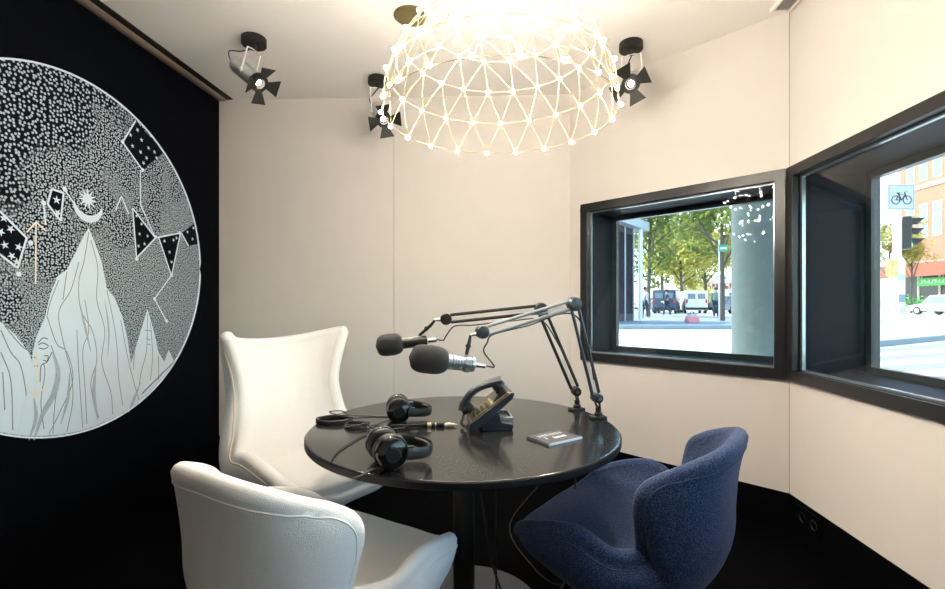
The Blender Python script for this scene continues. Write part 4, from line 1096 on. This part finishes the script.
# yellow push-button box and a second smaller plate
yb = Vector((pp.x, pp.y, 0))-rt*.14-fw*.05
yx = thing('signal_box', 'small yellow box fixed to the left of the white signal post', 'box', (yb.x, yb.y, 1.22+11.5*(HY-268)/F))
MB().box((-.12, -.08, -.20), (.06, .08, .20), MPole).build('casing', mat('ochre yellow metal', (.62, .42, .10), .5), yx, bevel=.015)
MB().box((-.08, -.088, -.10), (.02, -.0805, .06), MPole).build('cover', M['plate'], yx)

# brick building across the street
XF = 42.0; Y0, Y1 = 26.0, 54.6
bb = thing('brick_building', 'orange brick building with rows of tall windows across the street', 'building', (XF, 40, G))
MB().box((0, Y0-40, 4.9), (9, Y1-40, 21)).build('wall', M['brick'], bb)
MB().box((-.12, Y0-40, 12.6), (-.0005, Y1-40, 13.0)).build('stone_band', M['stone'], bb)
MB().box((-.25, Y0-40, 20.3), (-.0005, Y1-40, 21.2)).build('cornice', M['stone'], bb)
MB().box((.05, Y0-40, 0), (9, Y1-40, 4.9)).build('shop_front', M['darkwall'], bb)
MB().box((-1.6, Y0-40, 4.55), (.0, Y1-40, 5.0)).build('canopy', M['canopy'], bb)
MB().box((-1.75, Y0-40, 3.55), (-1.605, Y1-40, 4.9)).build('sign_fascia', M['fascia'], bb)
for r_ in range(3):
    for k in range(7):
        y = 52.9-1.55*k-40; z0 = 7.4+r_*4.6 if r_ < 1 else 8.2+r_*4.6
        z0 = (7.6, 13.4, 17.2)[r_]; hh = (3.4, 3.0, 2.6)[r_]
        wn = MB().box((-.04, y-.50, z0), (.02, y+.50, z0+hh)).build('window', M['stone'], bb)
        MB().box((-.06, y-.42, z0+.1), (-.041, y+.42, z0+hh*.62)).box((-.06, y-.42, z0+hh*.66), (-.041, y+.42, z0+hh-.1)).build('panes', M['winglass'], wn)
for k in range(9):
    MB().box((-.02, 54.4-2.4*k-40-.12, 0), (.0495, 54.4-2.4*k-40+.12, 4.5)).build('shop_pillar', M['stone'], bb)
gs = thing('shop_sign', 'bright green shop sign hanging below the red brown fascia', 'sign', (XF-1.0, 49.2, G+3.0))
MB().box((-.06, -1.6, -.40), (.06, 1.6, .40)).build('board', M['green'], gs, bevel=.03)
gl_ = MB()
for k in range(7): gl_.box((-.075, -1.3+k*.38, -.16), (-.0605, -1.22+k*.38, .18)).box((-.075, -1.3+k*.38, -.16+.12*(k % 3)), (-.0605, -1.06+k*.38, -.08+.12*(k % 3)))
gl_.build('lettering', M['stripe'], gs)
MB().box((-.03, -1.2, .4005), (.03, -1.14, 1.5)).box((-.03, 1.14, .4005), (.03, 1.2, 1.5)).build('hanger', M['steel'], gs)
for k, (py_, hh) in enumerate(((51.6, 1.5), (50.2, 1.15), (48.6, 1.0))):
    pl = thing('planter', ('tall green planter by the shop door, leftmost of three', 'middle of three green planters before the shop', 'lowest of three green planters before the shop')[k], 'planter', (XF-1.2, py_, G), 0, 'planters before the shop')
    MB().prism([(-.5, -.3), (.5, -.3), (.55, .3), (-.55, .3)], 0, .5, rz(PI/2)).build('trough', M['canopy'], pl)
    f = MB(); random.seed(30+k)
    for i in range(160):
        q = Vector((random.gauss(0, .2), max(-.5, min(.5, random.gauss(0, .25))), .5+abs(random.gauss(0, .35))*hh)); u = Vector((random.gauss(0, 1), random.gauss(0, 1), random.gauss(0, 1))).normalized(); w_ = u.orthogonal().normalized()
        o = len(f.v); f.v += [q-u*.16, q+w_*.08, q+u*.16, q-w_*.08]; f.f.append([o, o+1, o+2, o+3])
    f.build('foliage', M['green'], pl)
# street name sign on a pole
sp_ = at_t(719, 300, 20.5); sn = thing('street_sign', 'small green and white street sign on a slim pole by the tree trunk', 'sign', (sp_.x, sp_.y, G), PSI)
MB().tube([(0, 0, 0), (0, 0, 3.6)], .03, 10).build('pole', M['steel'], sn)
MB().box((-.02, -.045, 3.05), (.36, -.031, 3.38)).build('plate', mat('sign green', (.05, .25, .16), .5), sn)
MB().box((.02, -.05, 3.18), (.32, -.0455, 3.25)).build('lettering', M['stripe'], sn)

# ------------------------------------------------------------------ LIGHT AND CAMERA
w = bpy.data.worlds.new('World'); bpy.context.scene.world = w; w.use_nodes = True
t = w.node_tree; bg = t.nodes['Background']
sky = t.nodes.new('ShaderNodeTexSky'); sky.sky_type = 'NISHITA'; sky.sun_disc = False
sky.sun_elevation = R(42); sky.sun_rotation = R(300); sky.air_density = 1.2; sky.dust_density = 1.5
t.links.new(sky.outputs['Color'], bg.inputs['Color']); bg.inputs['Strength'].default_value = .7
sun = bpy.data.lights.new('sun', 'SUN'); sun.energy = 4.6; sun.angle = R(.6); sun.color = (1, .94, .84)
so = bpy.data.objects.new('sun', sun); C.objects.link(so)
so.rotation_euler = Vector((.55, -.30, -.78)).to_track_quat('-Z', 'Y').to_euler(); so.location = (0, 0, 12)

cam = bpy.data.cameras.new('camera'); co = bpy.data.objects.new('camera', cam); C.objects.link(co)
cam.sensor_width = 36; cam.lens = F/945*36; cam.shift_y = (HY-294.5)/945; cam.clip_start = .02; cam.clip_end = 500
co.location = (0, 0, CAMH); co.rotation_euler = (R(90), 0, PSI)
bpy.context.scene.camera = co
vs = bpy.context.scene.view_settings
vs.view_transform = 'Standard'; vs.look = 'None'; vs.gamma = 1; vs.use_curve_mapping = False; vs.exposure = 0.55
